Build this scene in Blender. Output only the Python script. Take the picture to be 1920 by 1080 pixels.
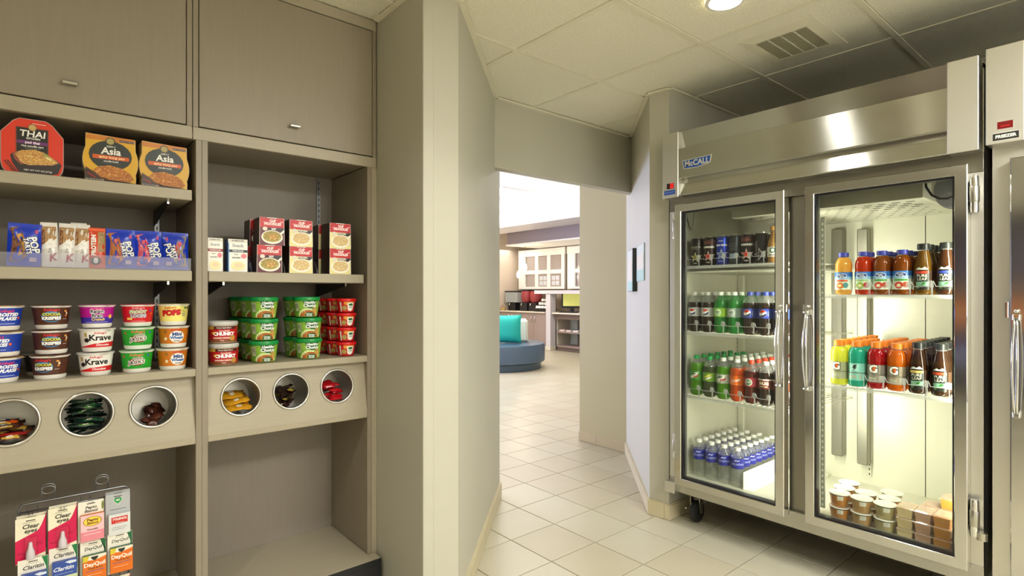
import bpy, math, random
from mathutils import Matrix, Vector
PI = math.pi
random.seed(7)
scene = bpy.context.scene
for o in list(bpy.data.objects):
    bpy.data.objects.remove(o)
COL = scene.collection

# ------------------------------------------------------------------ camera
YAW = 0.8685
cd = bpy.data.cameras.new('camera')
cam = bpy.data.objects.new('camera', cd)
COL.objects.link(cam)
cd.sensor_width = 36.0
cd.lens = 1035.4 / 1920 * 36.0
cd.shift_y = 10.0 / 1920
cd.clip_start = 0.02
cam.location = (0, 0, 1.274)
cam.rotation_euler = (PI / 2, 0, YAW - PI / 2)
scene.camera = cam

# ------------------------------------------------------------------ world, exposure, lights
w = bpy.data.worlds.new('world')
scene.world = w
w.use_nodes = True
w.node_tree.nodes['Background'].inputs[0].default_value = (0.75, 0.82, 1, 1)
w.node_tree.nodes['Background'].inputs[1].default_value = 0.4
scene.view_settings.view_transform = 'Standard'
scene.view_settings.look = 'None'
scene.view_settings.gamma = 1.0
scene.view_settings.use_curve_mapping = False
scene.view_settings.exposure = 0.17
scene.cycles.use_denoising = True
scene.cycles.max_bounces = 10
scene.cycles.diffuse_bounces = 6
scene.cycles.transparent_max_bounces = 16
scene.cycles.caustics_reflective = False
scene.cycles.caustics_refractive = False
scene.cycles.sample_clamp_indirect = 6.0


def light(name, kind, loc, energy, col, rot=(0, 0, 0), size=0.1, size_y=None, angle=None, blend=0.3, radius=0.05):
    l = bpy.data.lights.new(name, kind)
    l.energy = energy
    l.color = col
    if kind == 'AREA':
        l.size = size
        if size_y:
            l.shape = 'RECTANGLE'
            l.size_y = size_y
    if kind == 'SPOT':
        l.spot_size = angle
        l.spot_blend = blend
        l.shadow_soft_size = radius
    if kind == 'POINT':
        l.shadow_soft_size = radius
    o = bpy.data.objects.new(name, l)
    o.location = loc
    o.rotation_euler = rot
    COL.objects.link(o)
    return o


WARM = (1.0, 0.99, 0.96)
CE = 2.432            # ceiling height of the pantry
LAMPS = [(2.05, 1.12), (0.78, 1.02), (0.78, -0.3), (2.05, -0.3), (-0.5, 1.02), (-0.5, -0.3)]
E_DOWN = 33
for i, (x, y) in enumerate(LAMPS):
    light('downlight_lamp', 'SPOT', (x, y, CE - 0.012), E_DOWN * (1.5 if i in (4,) else 1), WARM, angle=math.radians(128), blend=0.55, radius=0.06)
# unseen fill light added behind the photographer to lighten the shadows
light('added_fill_lamp', 'AREA', (1.5, -0.9, CE - 0.02), 92, WARM, size=1.15, size_y=0.55)
# lobby: recessed troffers, window daylight
for (x, y) in ((4.6, 5.0), (6.4, 5.0), (4.6, 7.4), (6.4, 7.4), (5.0, 9.4), (6.6, 9.4)):
    light('lobby_troffer_lamp', 'AREA', (x, y, 3.02), 15, (1, 0.96, 0.92), size=1.2, size_y=0.6)
light('lobby_cove_lamp', 'AREA', (7.1, 8.0, 2.72), 45, (1, 0.95, 0.88), rot=(PI, 0, 0), size=0.3, size_y=5)
light('under_soffit_lamp', 'AREA', (8.75, 9.2, 2.37), 22, (1, 0.93, 0.85), size=0.5, size_y=3)
light('lobby_window_daylight', 'AREA', (2.3, 9.55, 1.25), 430, (0.60, 0.66, 1.0), rot=(PI / 2, 0, PI), size=2.0, size_y=1.3)
# tubes inside the glass door cooler
TUBE = (1.0, 0.97, 0.82)
light('cooler_tube_lamp', 'AREA', (2.69, 0.49, 0.98), 7, TUBE, rot=(PI / 2, 0, -PI / 2 + 0.35), size=0.03, size_y=1.1)
light('cooler_tube_lamp', 'AREA', (2.708, 1.075, 0.98), 5.5, TUBE, rot=(PI / 2, 0, -PI / 2 - 0.3), size=0.03, size_y=1.1)
light('cooler_tube_lamp', 'AREA', (2.708, 1.110, 0.98), 11, TUBE, rot=(PI / 2, 0, -PI / 2 + 0.5), size=0.03, size_y=1.1)


# ------------------------------------------------------------------ materials
def lin(h):
    h = h.lstrip('#')
    c = [int(h[i:i + 2], 16) / 255 for i in (0, 2, 4)]
    return [x / 12.92 if x <= 0.04045 else ((x + 0.055) / 1.055) ** 2.4 for x in c] + [1.0]


def new_mat(name):
    m = bpy.data.materials.new(name)
    m.use_nodes = True
    return m, m.node_tree, m.node_tree.nodes['Principled BSDF']


_mats = {}


def mat(hexa, rough=0.5, metal=0.0, var=0.06, scale=30, spec=0.5, bump=0.0, coat=0.0, stretch=None, emit=0.0, bscale=None):
    key = (hexa, rough, metal, var, scale, spec, bump, coat, stretch, emit, bscale)
    if key in _mats:
        return _mats[key]
    m, nt, b = new_mat('paint_' + hexa.lstrip('#'))
    n = nt.nodes
    L = nt.links.new
    b.inputs['Roughness'].default_value = rough
    b.inputs['Metallic'].default_value = metal
    b.inputs['Specular IOR Level'].default_value = spec
    b.inputs['Coat Weight'].default_value = coat
    b.inputs['Coat Roughness'].default_value = 0.1
    c = lin(hexa)
    tc = n.new('ShaderNodeTexCoord')
    src = tc.outputs['Object']
    if stretch:
        mp = n.new('ShaderNodeMapping')
        mp.inputs['Scale'].default_value = stretch
        L(src, mp.inputs['Vector'])
        src = mp.outputs['Vector']
    nz = n.new('ShaderNodeTexNoise')
    nz.inputs['Scale'].default_value = scale
    nz.inputs['Detail'].default_value = 3
    L(src, nz.inputs['Vector'])
    mx = n.new('ShaderNodeMix')
    mx.data_type = 'RGBA'
    L(nz.outputs['Fac'], mx.inputs['Factor'])
    mx.inputs['A'].default_value = [max(0, x * (1 - var)) for x in c[:3]] + [1]
    mx.inputs['B'].default_value = [min(1, x * (1 + var)) for x in c[:3]] + [1]
    L(mx.outputs['Result'], b.inputs['Base Color'])
    if emit:
        b.inputs['Emission Color'].default_value = c
        b.inputs['Emission Strength'].default_value = emit
    if bump:
        bp = n.new('ShaderNodeBump')
        bp.inputs['Strength'].default_value = bump
        bp.inputs['Distance'].default_value = 0.004
        if bscale:
            n2 = n.new('ShaderNodeTexNoise')
            n2.inputs['Scale'].default_value = bscale
            n2.inputs['Detail'].default_value = 4
            L(src, n2.inputs['Vector'])
            L(n2.outputs['Fac'], bp.inputs['Height'])
        else:
            L(nz.outputs['Fac'], bp.inputs['Height'])
        L(bp.outputs['Normal'], b.inputs['Normal'])
    _mats[key] = m
    return m


def steel(name, hexa, rough, tangent, aniso=0.75, grain=(1, 1, 1)):
    m, nt, b = new_mat(name)
    n = nt.nodes
    L = nt.links.new
    b.inputs['Metallic'].default_value = 1.0
    b.inputs['Anisotropic'].default_value = aniso
    cv = n.new('ShaderNodeCombineXYZ')
    for i in range(3):
        cv.inputs[i].default_value = tangent[i]
    L(cv.outputs[0], b.inputs['Tangent'])
    tc = n.new('ShaderNodeTexCoord')
    mp = n.new('ShaderNodeMapping')
    mp.inputs['Scale'].default_value = grain
    L(tc.outputs['Object'], mp.inputs['Vector'])
    nz = n.new('ShaderNodeTexNoise')
    nz.inputs['Scale'].default_value = 6
    nz.inputs['Detail'].default_value = 5
    L(mp.outputs[0], nz.inputs['Vector'])
    mr = n.new('ShaderNodeMapRange')
    mr.inputs['To Min'].default_value = rough * 0.985
    mr.inputs['To Max'].default_value = rough * 1.015
    L(nz.outputs['Fac'], mr.inputs['Value'])
    L(mr.outputs[0], b.inputs['Roughness'])
    c = lin(hexa)
    mx = n.new('ShaderNodeMix')
    mx.data_type = 'RGBA'
    L(nz.outputs['Fac'], mx.inputs['Factor'])
    mx.inputs['A'].default_value = [x * 0.99 for x in c[:3]] + [1]
    mx.inputs['B'].default_value = [min(1, x * 1.008) for x in c[:3]] + [1]
    L(mx.outputs['Result'], b.inputs['Base Color'])
    return m


def clear(name, tint=(0.96, 0.97, 0.96), ior=1.45, rough=0.0, milk=0.0, gloss=1.0, milkcol=(0.9, 0.9, 0.88)):
    m = bpy.data.materials.new(name)
    m.use_nodes = True
    nt = m.node_tree
    n = nt.nodes
    L = nt.links.new
    n.remove(n['Principled BSDF'])
    out = n['Material Output']
    tr = n.new('ShaderNodeBsdfTransparent')
    nz = n.new('ShaderNodeTexNoise')
    nz.inputs['Scale'].default_value = 9
    mxc = n.new('ShaderNodeMix')
    mxc.data_type = 'RGBA'
    mxc.inputs['A'].default_value = [x * 0.985 for x in tint] + [1]
    mxc.inputs['B'].default_value = list(tint) + [1]
    L(nz.outputs['Fac'], mxc.inputs['Factor'])
    L(mxc.outputs['Result'], tr.inputs[0])
    gl = n.new('ShaderNodeBsdfGlossy')
    gl.inputs['Roughness'].default_value = rough
    fr = n.new('ShaderNodeFresnel')
    fr.inputs['IOR'].default_value = ior
    ge = n.new('ShaderNodeNewGeometry')
    inv = n.new('ShaderNodeMath')
    inv.operation = 'SUBTRACT'
    inv.inputs[0].default_value = 1
    L(ge.outputs['Backfacing'], inv.inputs[1])
    mul = n.new('ShaderNodeMath')
    mul.operation = 'MULTIPLY'
    L(inv.outputs[0], mul.inputs[0])
    L(fr.outputs[0], mul.inputs[1])
    mg = n.new('ShaderNodeMath')
    mg.operation = 'MULTIPLY'
    L(mul.outputs[0], mg.inputs[0])
    mg.inputs[1].default_value = gloss
    base = tr.outputs[0]
    if milk:
        df = n.new('ShaderNodeBsdfDiffuse')
        df.inputs[0].default_value = list(milkcol) + [1]
        mm = n.new('ShaderNodeMixShader')
        mm.inputs[0].default_value = milk
        L(base, mm.inputs[1])
        L(df.outputs[0], mm.inputs[2])
        base = mm.outputs[0]
    ms = n.new('ShaderNodeMixShader')
    L(mg.outputs[0], ms.inputs[0])
    L(base, ms.inputs[1])
    L(gl.outputs[0], ms.inputs[2])
    L(ms.outputs[0], out.inputs[0])
    return m


_liq = {}


def liquid(hexa, trans=0.45, rough=0.06):
    k = (hexa, trans)
    if k in _liq:
        return _liq[k]
    m, nt, b = new_mat('liquid_' + hexa.lstrip('#'))
    n = nt.nodes
    L = nt.links.new
    c = lin(hexa)
    nz = n.new('ShaderNodeTexNoise')
    nz.inputs['Scale'].default_value = 40
    mx = n.new('ShaderNodeMix')
    mx.data_type = 'RGBA'
    mx.inputs['A'].default_value = [x * 0.85 for x in c[:3]] + [1]
    mx.inputs['B'].default_value = [min(1, x * 1.15) for x in c[:3]] + [1]
    L(nz.outputs['Fac'], mx.inputs['Factor'])
    L(mx.outputs['Result'], b.inputs['Base Color'])
    b.inputs['Roughness'].default_value = rough
    b.inputs['Specular IOR Level'].default_value = 0.6
    tl = n.new('ShaderNodeBsdfTranslucent')
    L(mx.outputs['Result'], tl.inputs[0])
    ms = n.new('ShaderNodeMixShader')
    ms.inputs[0].default_value = trans
    L(b.outputs[0], ms.inputs[1])
    L(tl.outputs[0], ms.inputs[2])
    L(ms.outputs[0], n['Material Output'].inputs[0])
    _liq[k] = m
    return m


def speckle(name, cols, scale=60, rough=0.5, kind='voronoi'):
    m, nt, b = new_mat(name)
    n = nt.nodes
    L = nt.links.new
    tc = n.new('ShaderNodeTexCoord')
    if kind == 'voronoi':
        t = n.new('ShaderNodeTexVoronoi')
        t.inputs['Scale'].default_value = scale
        nz = n.new('ShaderNodeTexNoise')
        nz.inputs['Scale'].default_value = scale * 0.5
        L(tc.outputs['Object'], nz.inputs['Vector'])
        ad = n.new('ShaderNodeMix')
        ad.data_type = 'VECTOR'
        ad.inputs['Factor'].default_value = 0.04
        L(tc.outputs['Object'], ad.inputs['A'])
        L(nz.outputs['Color'], ad.inputs['B'])
        L(ad.outputs['Result'], t.inputs['Vector'])
        fac = t.outputs['Distance']
    else:
        t = n.new('ShaderNodeTexNoise')
        t.inputs['Scale'].default_value = scale
        t.inputs['Detail'].default_value = 4
        L(tc.outputs['Object'], t.inputs['Vector'])
        fac = t.outputs['Fac']
    r = n.new('ShaderNodeValToRGB')
    els = r.color_ramp.elements
    while len(els) < len(cols):
        els.new(0.5)
    lo, hi = (0.1, 0.75) if kind == 'voronoi' else (0.32, 0.68)
    for i, h in enumerate(cols):
        els[i].position = lo + (hi - lo) * i / (len(cols) - 1)
        els[i].color = lin(h)
    L(fac, r.inputs[0])
    L(r.outputs[0], b.inputs['Base Color'])
    b.inputs['Roughness'].default_value = rough
    return m


WALL = mat('#b8b5a5', 0.55, var=0.03, scale=3, bump=0.08, bscale=220)
WALL2 = mat('#bdb892', 0.55, var=0.03, scale=3, bump=0.08, bscale=220)
WALLW = mat('#cdc9cc', 0.5, var=0.02, scale=3)
LOBW = mat('#cdbfae', 0.5, var=0.02, scale=3)
TAUPE = mat('#9d907c', 0.6, var=0.02, scale=3)
CAB = mat('#8e8472', 0.36, var=0.07, scale=7, stretch=(14, 14, 0.8), bump=0.05, spec=0.4)
CABF = mat('#a49b85', 0.36, var=0.06, scale=7, stretch=(1, 14, 14), bump=0.05, spec=0.4)
CABIN = mat('#8d8478', 0.45, var=0.06, scale=7, stretch=(12, 12, 0.8), spec=0.35)
BLACK = mat('#17171b', 0.35, var=0.1)
DARK = mat('#1e1b18', 0.6, var=0.1)
TILEF = mat('#b9b39b', 0.32, var=0.05, scale=5, spec=0.45)
TILEF2 = mat('#b5ad94', 0.34, var=0.06, scale=6, spec=0.45)
TILEB = mat('#c4b999', 0.4, var=0.08, scale=9, spec=0.4)
CEILT = mat('#ebe8d5', 0.85, var=0.15, scale=120, bump=1.0, spec=0.1)
GRID = mat('#e4e0c9', 0.5, var=0.03, scale=20)
PLWHITE = mat('#ecebe4', 0.35, var=0.02)
WHITE = mat('#f3f1ea', 0.45, var=0.02)
NICKEL = mat('#b9b6ac', 0.28, metal=1.0, var=0.05)
CHROME = mat('#d8d8d4', 0.09, metal=1.0, var=0.03)
WIRE = mat('#9a9ca0', 0.3, metal=0.9, var=0.05)
STEEL_H = steel('brushed_steel_across', '#c0bfb6', 0.23, (0.01, 0.02, 1), 0.94, (1, 0.4, 60))
STEEL_V = steel('brushed_steel_upright', '#d6d4cb', 0.40, (0.02, 1, 0.01), 0.5, (60, 60, 0.4))
STEEL_D = steel('satin_steel_frame', '#d0cfca', 0.13, (0.02, 1, 0.01), 0.2, (30, 30, 0.5))
STEEL_SHADE = steel('shade_toned_steel', '#8f8b80', 0.34, (0.02, 1, 0.01), 0.4, (40, 40, 0.4))  # steel darkened: shadow of the recess behind the doors put into the colour
LINER = mat('#c9c8b5', 0.3, var=0.03, scale=4, spec=0.5)
GLASS = clear('door_glass', (0.93, 0.95, 0.93), 1.5)
PETCLEAR = clear('clear_plastic', (0.86, 0.87, 0.84), 1.45, 0.05, milk=0.10)
FILM = clear('clear_acrylic', (0.93, 0.93, 0.95), 1.45, 0.03, milk=0.10, milkcol=(0.8, 0.8, 0.9))
STOPM = clear('frosted_plastic', (0.9, 0.91, 0.89), 1.45, 0.2, milk=0.30, gloss=0.5)
STOPE = clear('frosted_plastic_edge', (0.85, 0.86, 0.84), 1.45, 0.12, milk=0.45, gloss=0.5)
WATER = clear('water_bottle_plastic', (0.98, 0.985, 0.97), 1.5, 0.04, milk=0.09, milkcol=(0.95, 0.97, 0.92))
NOODLE = speckle('noodle_print', ['#f2d684', '#d9a047', '#9a5a1e', '#e8c878'], 170)
NOODLE2 = speckle('chow_print', ['#e9a84a', '#c5701f', '#7c3b10', '#dfa050'], 170)
SOUP = speckle('soup_print', ['#e8dca0', '#c08a3c', '#5d6b26', '#d9c070'], 190)
CREAMP = speckle('cream_noodle_print', ['#f4ecc4', '#e2c98a', '#b9854a', '#ece0a8'], 170)
CHOCP = speckle('chocolate_print', ['#6a3a20', '#8a5a34', '#3a1c0e'], 120)
NUTP = speckle('oat_print', ['#b98a4e', '#7d4c22', '#d2ab74', '#4a2a14'], 240)
BERRYP = speckle('berry_print', ['#c41f2c', '#e8607a', '#8e0f1c', '#f0a0a8'], 140)


def pm(h, rough=0.38):
    return mat(h, rough, var=0.05, scale=60, spec=0.45)


# ------------------------------------------------------------------ mesh building
_txt = {}


def text_geo(s, bold, shear):
    k = (s, bold, shear)
    if k in _txt:
        return _txt[k]
    c = bpy.data.curves.new('lettering', 'FONT')
    c.body = s
    c.align_x = 'CENTER'
    c.align_y = 'CENTER'
    c.offset = bold
    c.shear = shear
    c.resolution_u = 2
    c.dimensions = '2D'
    c.fill_mode = 'FRONT'
    o = bpy.data.objects.new('lettering', c)
    me = bpy.data.meshes.new_from_object(o)
    v = [(p.co.x, p.co.y) for p in me.vertices]
    f = [tuple(p.vertices) for p in me.polygons]
    bpy.data.objects.remove(o)
    bpy.data.curves.remove(c)
    bpy.data.meshes.remove(me)
    _txt[k] = (v, f)
    return _txt[k]


class MB:
    def __init__(s):
        s.v, s.f, s.m, s.sm, s.mats = [], [], [], [], []

    def mi(s, m):
        if m not in s.mats:
            s.mats.append(m)
        return s.mats.index(m)

    def add(s, verts, faces, m, smooth=False):
        b = len(s.v)
        s.v += [tuple(p) for p in verts]
        k = s.mi(m)
        for f in faces:
            s.f.append(tuple(b + i for i in f))
            s.m.append(k)
            s.sm.append(smooth)
        return s

    def box(s, a, b, m, bev=0.0, M=None):
        x0, y0, z0 = [min(a[i], b[i]) for i in range(3)]
        x1, y1, z1 = [max(a[i], b[i]) for i in range(3)]
        if bev <= 0:
            v = [(x0, y0, z0), (x1, y0, z0), (x1, y1, z0), (x0, y1, z0), (x0, y0, z1), (x1, y0, z1), (x1, y1, z1), (x0, y1, z1)]
            f = [(0, 3, 2, 1), (4, 5, 6, 7), (0, 1, 5, 4), (1, 2, 6, 5), (2, 3, 7, 6), (3, 0, 4, 7)]
        else:
            e = min(bev, (x1 - x0) / 2.1, (y1 - y0) / 2.1, (z1 - z0) / 2.1)
            v, idx = [], {}
            X, Y, Z = (x0, x1), (y0, y1), (z0, z1)
            for i in (0, 1):
                for j in (0, 1):
                    for k in (0, 1):
                        sx, sy, sz = 1 - 2 * i, 1 - 2 * j, 1 - 2 * k
                        for ax in range(3):
                            p = [X[i] + sx * e, Y[j] + sy * e, Z[k] + sz * e]
                            p[ax] = (X[i], Y[j], Z[k])[ax]
                            idx[(i, j, k, ax)] = len(v)
                            v.append(tuple(p))
            f = []
            for ax in range(3):
                o1, o2 = [q for q in range(3) if q != ax]
                for sd in (0, 1):
                    q = []
                    for (p1, p2) in ((0, 0), (1, 0), (1, 1), (0, 1)):
                        t = [0, 0, 0]
                        t[ax], t[o1], t[o2] = sd, p1, p2
                        q.append(idx[(*t, ax)])
                    f.append(q)
            for ax in range(3):
                o1, o2 = [q for q in range(3) if q != ax]
                for p1 in (0, 1):
                    for p2 in (0, 1):
                        t0, t1 = [0, 0, 0], [0, 0, 0]
                        t0[ax], t1[ax] = 0, 1
                        t0[o1] = t1[o1] = p1
                        t0[o2] = t1[o2] = p2
                        f.append([idx[(*t0, o1)], idx[(*t1, o1)], idx[(*t1, o2)], idx[(*t0, o2)]])
            for i in (0, 1):
                for j in (0, 1):
                    for k in (0, 1):
                        f.append([idx[(i, j, k, 0)], idx[(i, j, k, 1)], idx[(i, j, k, 2)]])
            cx, cy, cz = (x0 + x1) / 2, (y0 + y1) / 2, (z0 + z1) / 2
            g = []
            for q in f:
                p = [Vector(v[t]) for t in q]
                nn = (p[1] - p[0]).cross(p[2] - p[0])
                ctr = sum(p, Vector()) / len(p) - Vector((cx, cy, cz))
                g.append(tuple(q) if nn.dot(ctr) > 0 else tuple(reversed(q)))
            f = g
        if M is not None:
            v = [tuple(M @ Vector(p)) for p in v]
        return s.add(v, f, m)

    def prism(s, pts, vec, m):
        n = len(pts)
        p = [Vector(q) for q in pts]
        vv = Vector(vec)
        v = p + [q + vv for q in p]
        nrm = Vector((0, 0, 0))
        for i in range(n):
            a, b = p[i], p[(i + 1) % n]
            nrm += a.cross(b)
        flip = nrm.dot(vv) > 0
        f = [tuple(range(n)), tuple(range(2 * n - 1, n - 1, -1))] + [(i, i + n, (i + 1) % n + n, (i + 1) % n) for i in range(n)]
        if flip:
            f = [tuple(reversed(q)) for q in f]
        return s.add(v, f, m)

    def lathe(s, prof, m, n=24, M=None, caps=True, a0=0.0, a1=2 * PI):
        full = abs(a1 - a0 - 2 * PI) < 1e-6
        cols = n if full else n + 1
        angs = [a0 + (a1 - a0) * i / n for i in range(cols)]
        v, f = [], []

        def ring(r, z):
            b = len(v)
            for a in angs:
                v.append((r * math.sin(a), -r * math.cos(a), z))
            return b
        prev = None
        pd = None
        for i in range(len(prof) - 1):
            (r0, z0), (r1, z1) = prof[i], prof[i + 1]
            d = math.atan2(z1 - z0, r1 - r0)
            if prev is None or abs(math.atan2(math.sin(d - pd), math.cos(d - pd))) > 0.75:
                prev = ring(r0, z0)
            nx = ring(r1, z1)
            for j in range(n):
                k = (j + 1) % cols
                f.append((prev + j, prev + k, nx + k, nx + j))
            prev, pd = nx, d
        if M is not None:
            v = [tuple(M @ Vector(p)) for p in v]
        return s.add(v, f, m, True)

    def tube(s, path, r, m, n=6, closed=False):
        P = [Vector(p) for p in path]
        v, f = [], []
        N = len(P)
        up = None
        for i, p in enumerate(P):
            a = P[i - 1] if (i > 0 or closed) else p
            b = P[(i + 1) % N] if (i < N - 1 or closed) else p
            t = (b - a).normalized()
            if up is None:
                up = Vector((0, 0, 1)) if abs(t.z) < 0.9 else Vector((1, 0, 0))
            x = t.cross(up)
            if x.length < 1e-5:
                x = t.orthogonal()
            x.normalize()
            y = x.cross(t).normalized()
            up = y
            for k in range(n):
                an = 2 * PI * k / n
                v.append(tuple(p + (x * math.cos(an) + y * math.sin(an)) * r))
        segs = N if closed else N - 1
        for i in range(segs):
            j = (i + 1) % N
            for k in range(n):
                l = (k + 1) % n
                f.append((i * n + k, i * n + l, j * n + l, j * n + k))
        if not closed:
            f.append(tuple(range(n - 1, -1, -1)))
            f.append(tuple(range((N - 1) * n, N * n)))
        return s.add(v, f, m, True)

    def grid(s, fn, nu, nv, m, smooth=True):
        v = [fn(i / nu, j / nv) for j in range(nv + 1) for i in range(nu + 1)]
        f = [(j * (nu + 1) + i, j * (nu + 1) + i + 1, (j + 1) * (nu + 1) + i + 1, (j + 1) * (nu + 1) + i) for j in range(nv) for i in range(nu)]
        return s.add(v, f, m, smooth)

    def cut(s, tris, surf, e, m, step):
        out, st = [], list(tris)
        while st:
            t = st.pop()
            ed = [(t[i][0] - t[(i + 1) % 3][0]) ** 2 for i in range(3)]
            k = max(range(3), key=lambda i: ed[i])
            if ed[k] > step * step and len(out) < 4000:
                a, b, c = t[k], t[(k + 1) % 3], t[(k + 2) % 3]
                mid = ((a[0] + b[0]) / 2, (a[1] + b[1]) / 2)
                st += [(a, mid, c), (mid, b, c)]
            else:
                out.append(t)
        vs, ix, fs = [], {}, []
        for t in out:
            f = []
            for p in t:
                q = (round(p[0], 6), round(p[1], 6))
                if q not in ix:
                    ix[q] = len(vs)
                    vs.append(surf(p[0], p[1], e))
                f.append(ix[q])
            fs.append(tuple(f))
        s.add(vs, fs, m)

    # --- flat print laid on a surface: surf(u, v, eps) -> point
    def ops(s, surf, ops, e0=0.0004, de=0.00016, step=0.008):
        for i, o in enumerate(ops):
            e = e0 + de * i
            k, c = o[0], o[-1]
            m = c if not isinstance(c, str) else pm(c)
            if k == 'r':
                _, u0, v0, u1, v1, _ = o
                nu = max(1, int(abs(u1 - u0) / step))
                nv = max(1, int(abs(v1 - v0) / (step * 2)))
                s.grid(lambda a, b: surf(u0 + (u1 - u0) * a, v0 + (v1 - v0) * b, e), nu, nv, m)
            elif k == 'e':
                _, u, v, a, b, _ = o
                nr = max(1, int(max(a, b) / step) + 1)
                nn = 20
                vs = [surf(u, v, e)]
                for r in range(1, nr + 1):
                    for q in range(nn):
                        t = 2 * PI * q / nn
                        vs.append(surf(u + a * r / nr * math.cos(t), v + b * r / nr * math.sin(t), e))
                fs = [(0, 1 + q, 1 + (q + 1) % nn) for q in range(nn)]
                for r in range(nr - 1):
                    for q in range(nn):
                        fs.append((1 + r * nn + q, 1 + (r + 1) * nn + q, 1 + (r + 1) * nn + (q + 1) % nn, 1 + r * nn + (q + 1) % nn))
                s.add(vs, fs, m, True)
            elif k == 'p':
                pts = o[1]
                cu = sum(p[0] for p in pts) / len(pts)
                cv = sum(p[1] for p in pts) / len(pts)
                n = len(pts)
                s.cut([((cu, cv), tuple(pts[q]), tuple(pts[(q + 1) % n])) for q in range(n)], surf, e, m, step)
            elif k == 't':
                _, st, u, v, size, bold, shear, rot, _ = o
                V, F = text_geo(st, bold, shear)
                cr, sr = math.cos(rot), math.sin(rot)
                W_ = [(u + size * (x * cr - y * sr), v + size * (x * sr + y * cr)) for x, y in V]
                s.cut([(W_[f[0]], W_[f[i]], W_[f[i + 1]]) for f in F for i in range(1, len(f) - 1)], surf, e, m, step * 1.3)
        return s

    def mesh(s, name):
        me = bpy.data.meshes.new(name)
        me.from_pydata(s.v, [], s.f)
        for m in s.mats:
            me.materials.append(m)
        me.polygons.foreach_set('material_index', s.m)
        me.polygons.foreach_set('use_smooth', s.sm)
        me.update()
        return me


def T(st, u, v, size, col, bold=0.0, shear=0.0, rot=0.0):
    return ('t', st, u, v, size, bold, shear, rot, col)


def link(name, data, parent=None, loc=None, rot=None, label=None):
    o = bpy.data.objects.new(name, data)
    COL.objects.link(o)
    if parent:
        o.parent = parent
    if loc is not None:
        o.location = loc
    if rot is not None:
        o.rotation_euler = rot
    if label:
        o['label'] = label
    return o


def part(name, mb, parent, loc=None, rot=None, label=None):
    return link(name, mb.mesh(name), parent, loc, rot, label)


def thing(name, label, cat, loc=(0, 0, 0), rz=0.0, group=None, rx=0.0, ry=0.0):
    o = link(name, None, None, loc, (rx, ry, rz))
    o.empty_display_size = 0.05
    o['label'] = label
    o['category'] = cat
    if group:
        o['group'] = group
    return o


def structure(name, mb, parent=None):
    o = link(name, mb.mesh(name), parent)
    if parent is None:
        o['kind'] = 'structure'
    return o


PROTO = {}


def proto(kind, parts):
    """parts: list of (part name, MB, label or None, [subparts])"""
    out = []
    for p in parts:
        out.append((p[0], p[1].mesh(p[0]), p[2] if len(p) > 2 else None))
    PROTO[kind] = out


_turned = {}


def inst(kind, name, label, cat, loc, rz=0.0, group=None, rx=0.0, ry=0.0):
    if rx == 0 and ry == 0 and rz != 0:
        k = (kind, round(rz, 2))
        if k not in _turned:
            Mz = Matrix.Rotation(k[1], 4, 'Z')
            ps = []
            for n, me, lb in PROTO[kind]:
                m2 = me.copy()
                m2.transform(Mz)
                ps.append((n, m2, lb))
            _turned[k] = ps
        parts, rz = _turned[k], 0.0
    else:
        parts = PROTO[kind]
    t = thing(name, label, cat, loc, rz, group, rx, ry)
    for n, me, lb in parts:
        link(n, me, t, label=lb)
    return t


ORD = ['front', 'second', 'third', 'fourth', 'fifth', 'sixth', 'seventh', 'eighth', 'ninth']

# ================================================================== SETTING
# ---- floor: slab with individual tiles
fm, nt, b = new_mat('tile_and_grout')
tc = nt.nodes.new('ShaderNodeTexCoord')
mp = nt.nodes.new('ShaderNodeMapping')
TX0, TXP, TY0, TYP = 1.838, 0.3115, 1.582, 0.2988
mp.inputs['Location'].default_value = (-TX0 / TXP, -TY0 / TYP, 0)
mp.inputs['Scale'].default_value = (1 / TXP, 1 / TYP, 1)
nt.links.new(tc.outputs['Object'], mp.inputs['Vector'])
bt = nt.nodes.new('ShaderNodeTexBrick')
bt.offset = 0
bt.inputs['Scale'].default_value = 1
bt.inputs['Brick Width'].default_value = 1
bt.inputs['Row Height'].default_value = 1
bt.inputs['Mortar Size'].default_value = 0.008
bt.inputs['Color1'].default_value = lin('#b9b39b')
bt.inputs['Color2'].default_value = lin('#b5ad94')
bt.inputs['Mortar'].default_value = lin('#776d56')
nt.links.new(mp.outputs[0], bt.inputs['Vector'])
nt.links.new(bt.outputs['Color'], b.inputs['Base Color'])
b.inputs['Roughness'].default_value = 0.35
floor = structure('floor', MB().box((-2.0, -2.2, -0.08), (12, 13, -0.004), fm))
GROUT_GAP = 0.0022
tme = []
for mt in (TILEF, TILEF2):
    tme.append(MB().box((GROUT_GAP, GROUT_GAP, -0.004), (TXP - GROUT_GAP, TYP - GROUT_GAP, 0.0), mt, 0.0012).mesh('tile'))
cy_, sy_ = math.cos(YAW), math.sin(YAW)
for i in range(-12, 22):
    for j in range(-12, 24):
        x, y = TX0 + TXP * i, TY0 + TYP * j
        xc, yc = x + TXP / 2, y + TYP / 2
        near = 0.85 < xc < 3.3 and 0.1 < yc < 2.95 and (yc - xc) < 0.85
        depth = cy_ * xc + sy_ * yc
        side = sy_ * xc - cy_ * yc
        lob = yc > 2.55 and 2.0 < xc and depth < 8.6 and -0.2 < side / depth < 0.25
        if near or lob:
            link('tile', random.choice(tme), floor, (x, y, 0))

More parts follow.
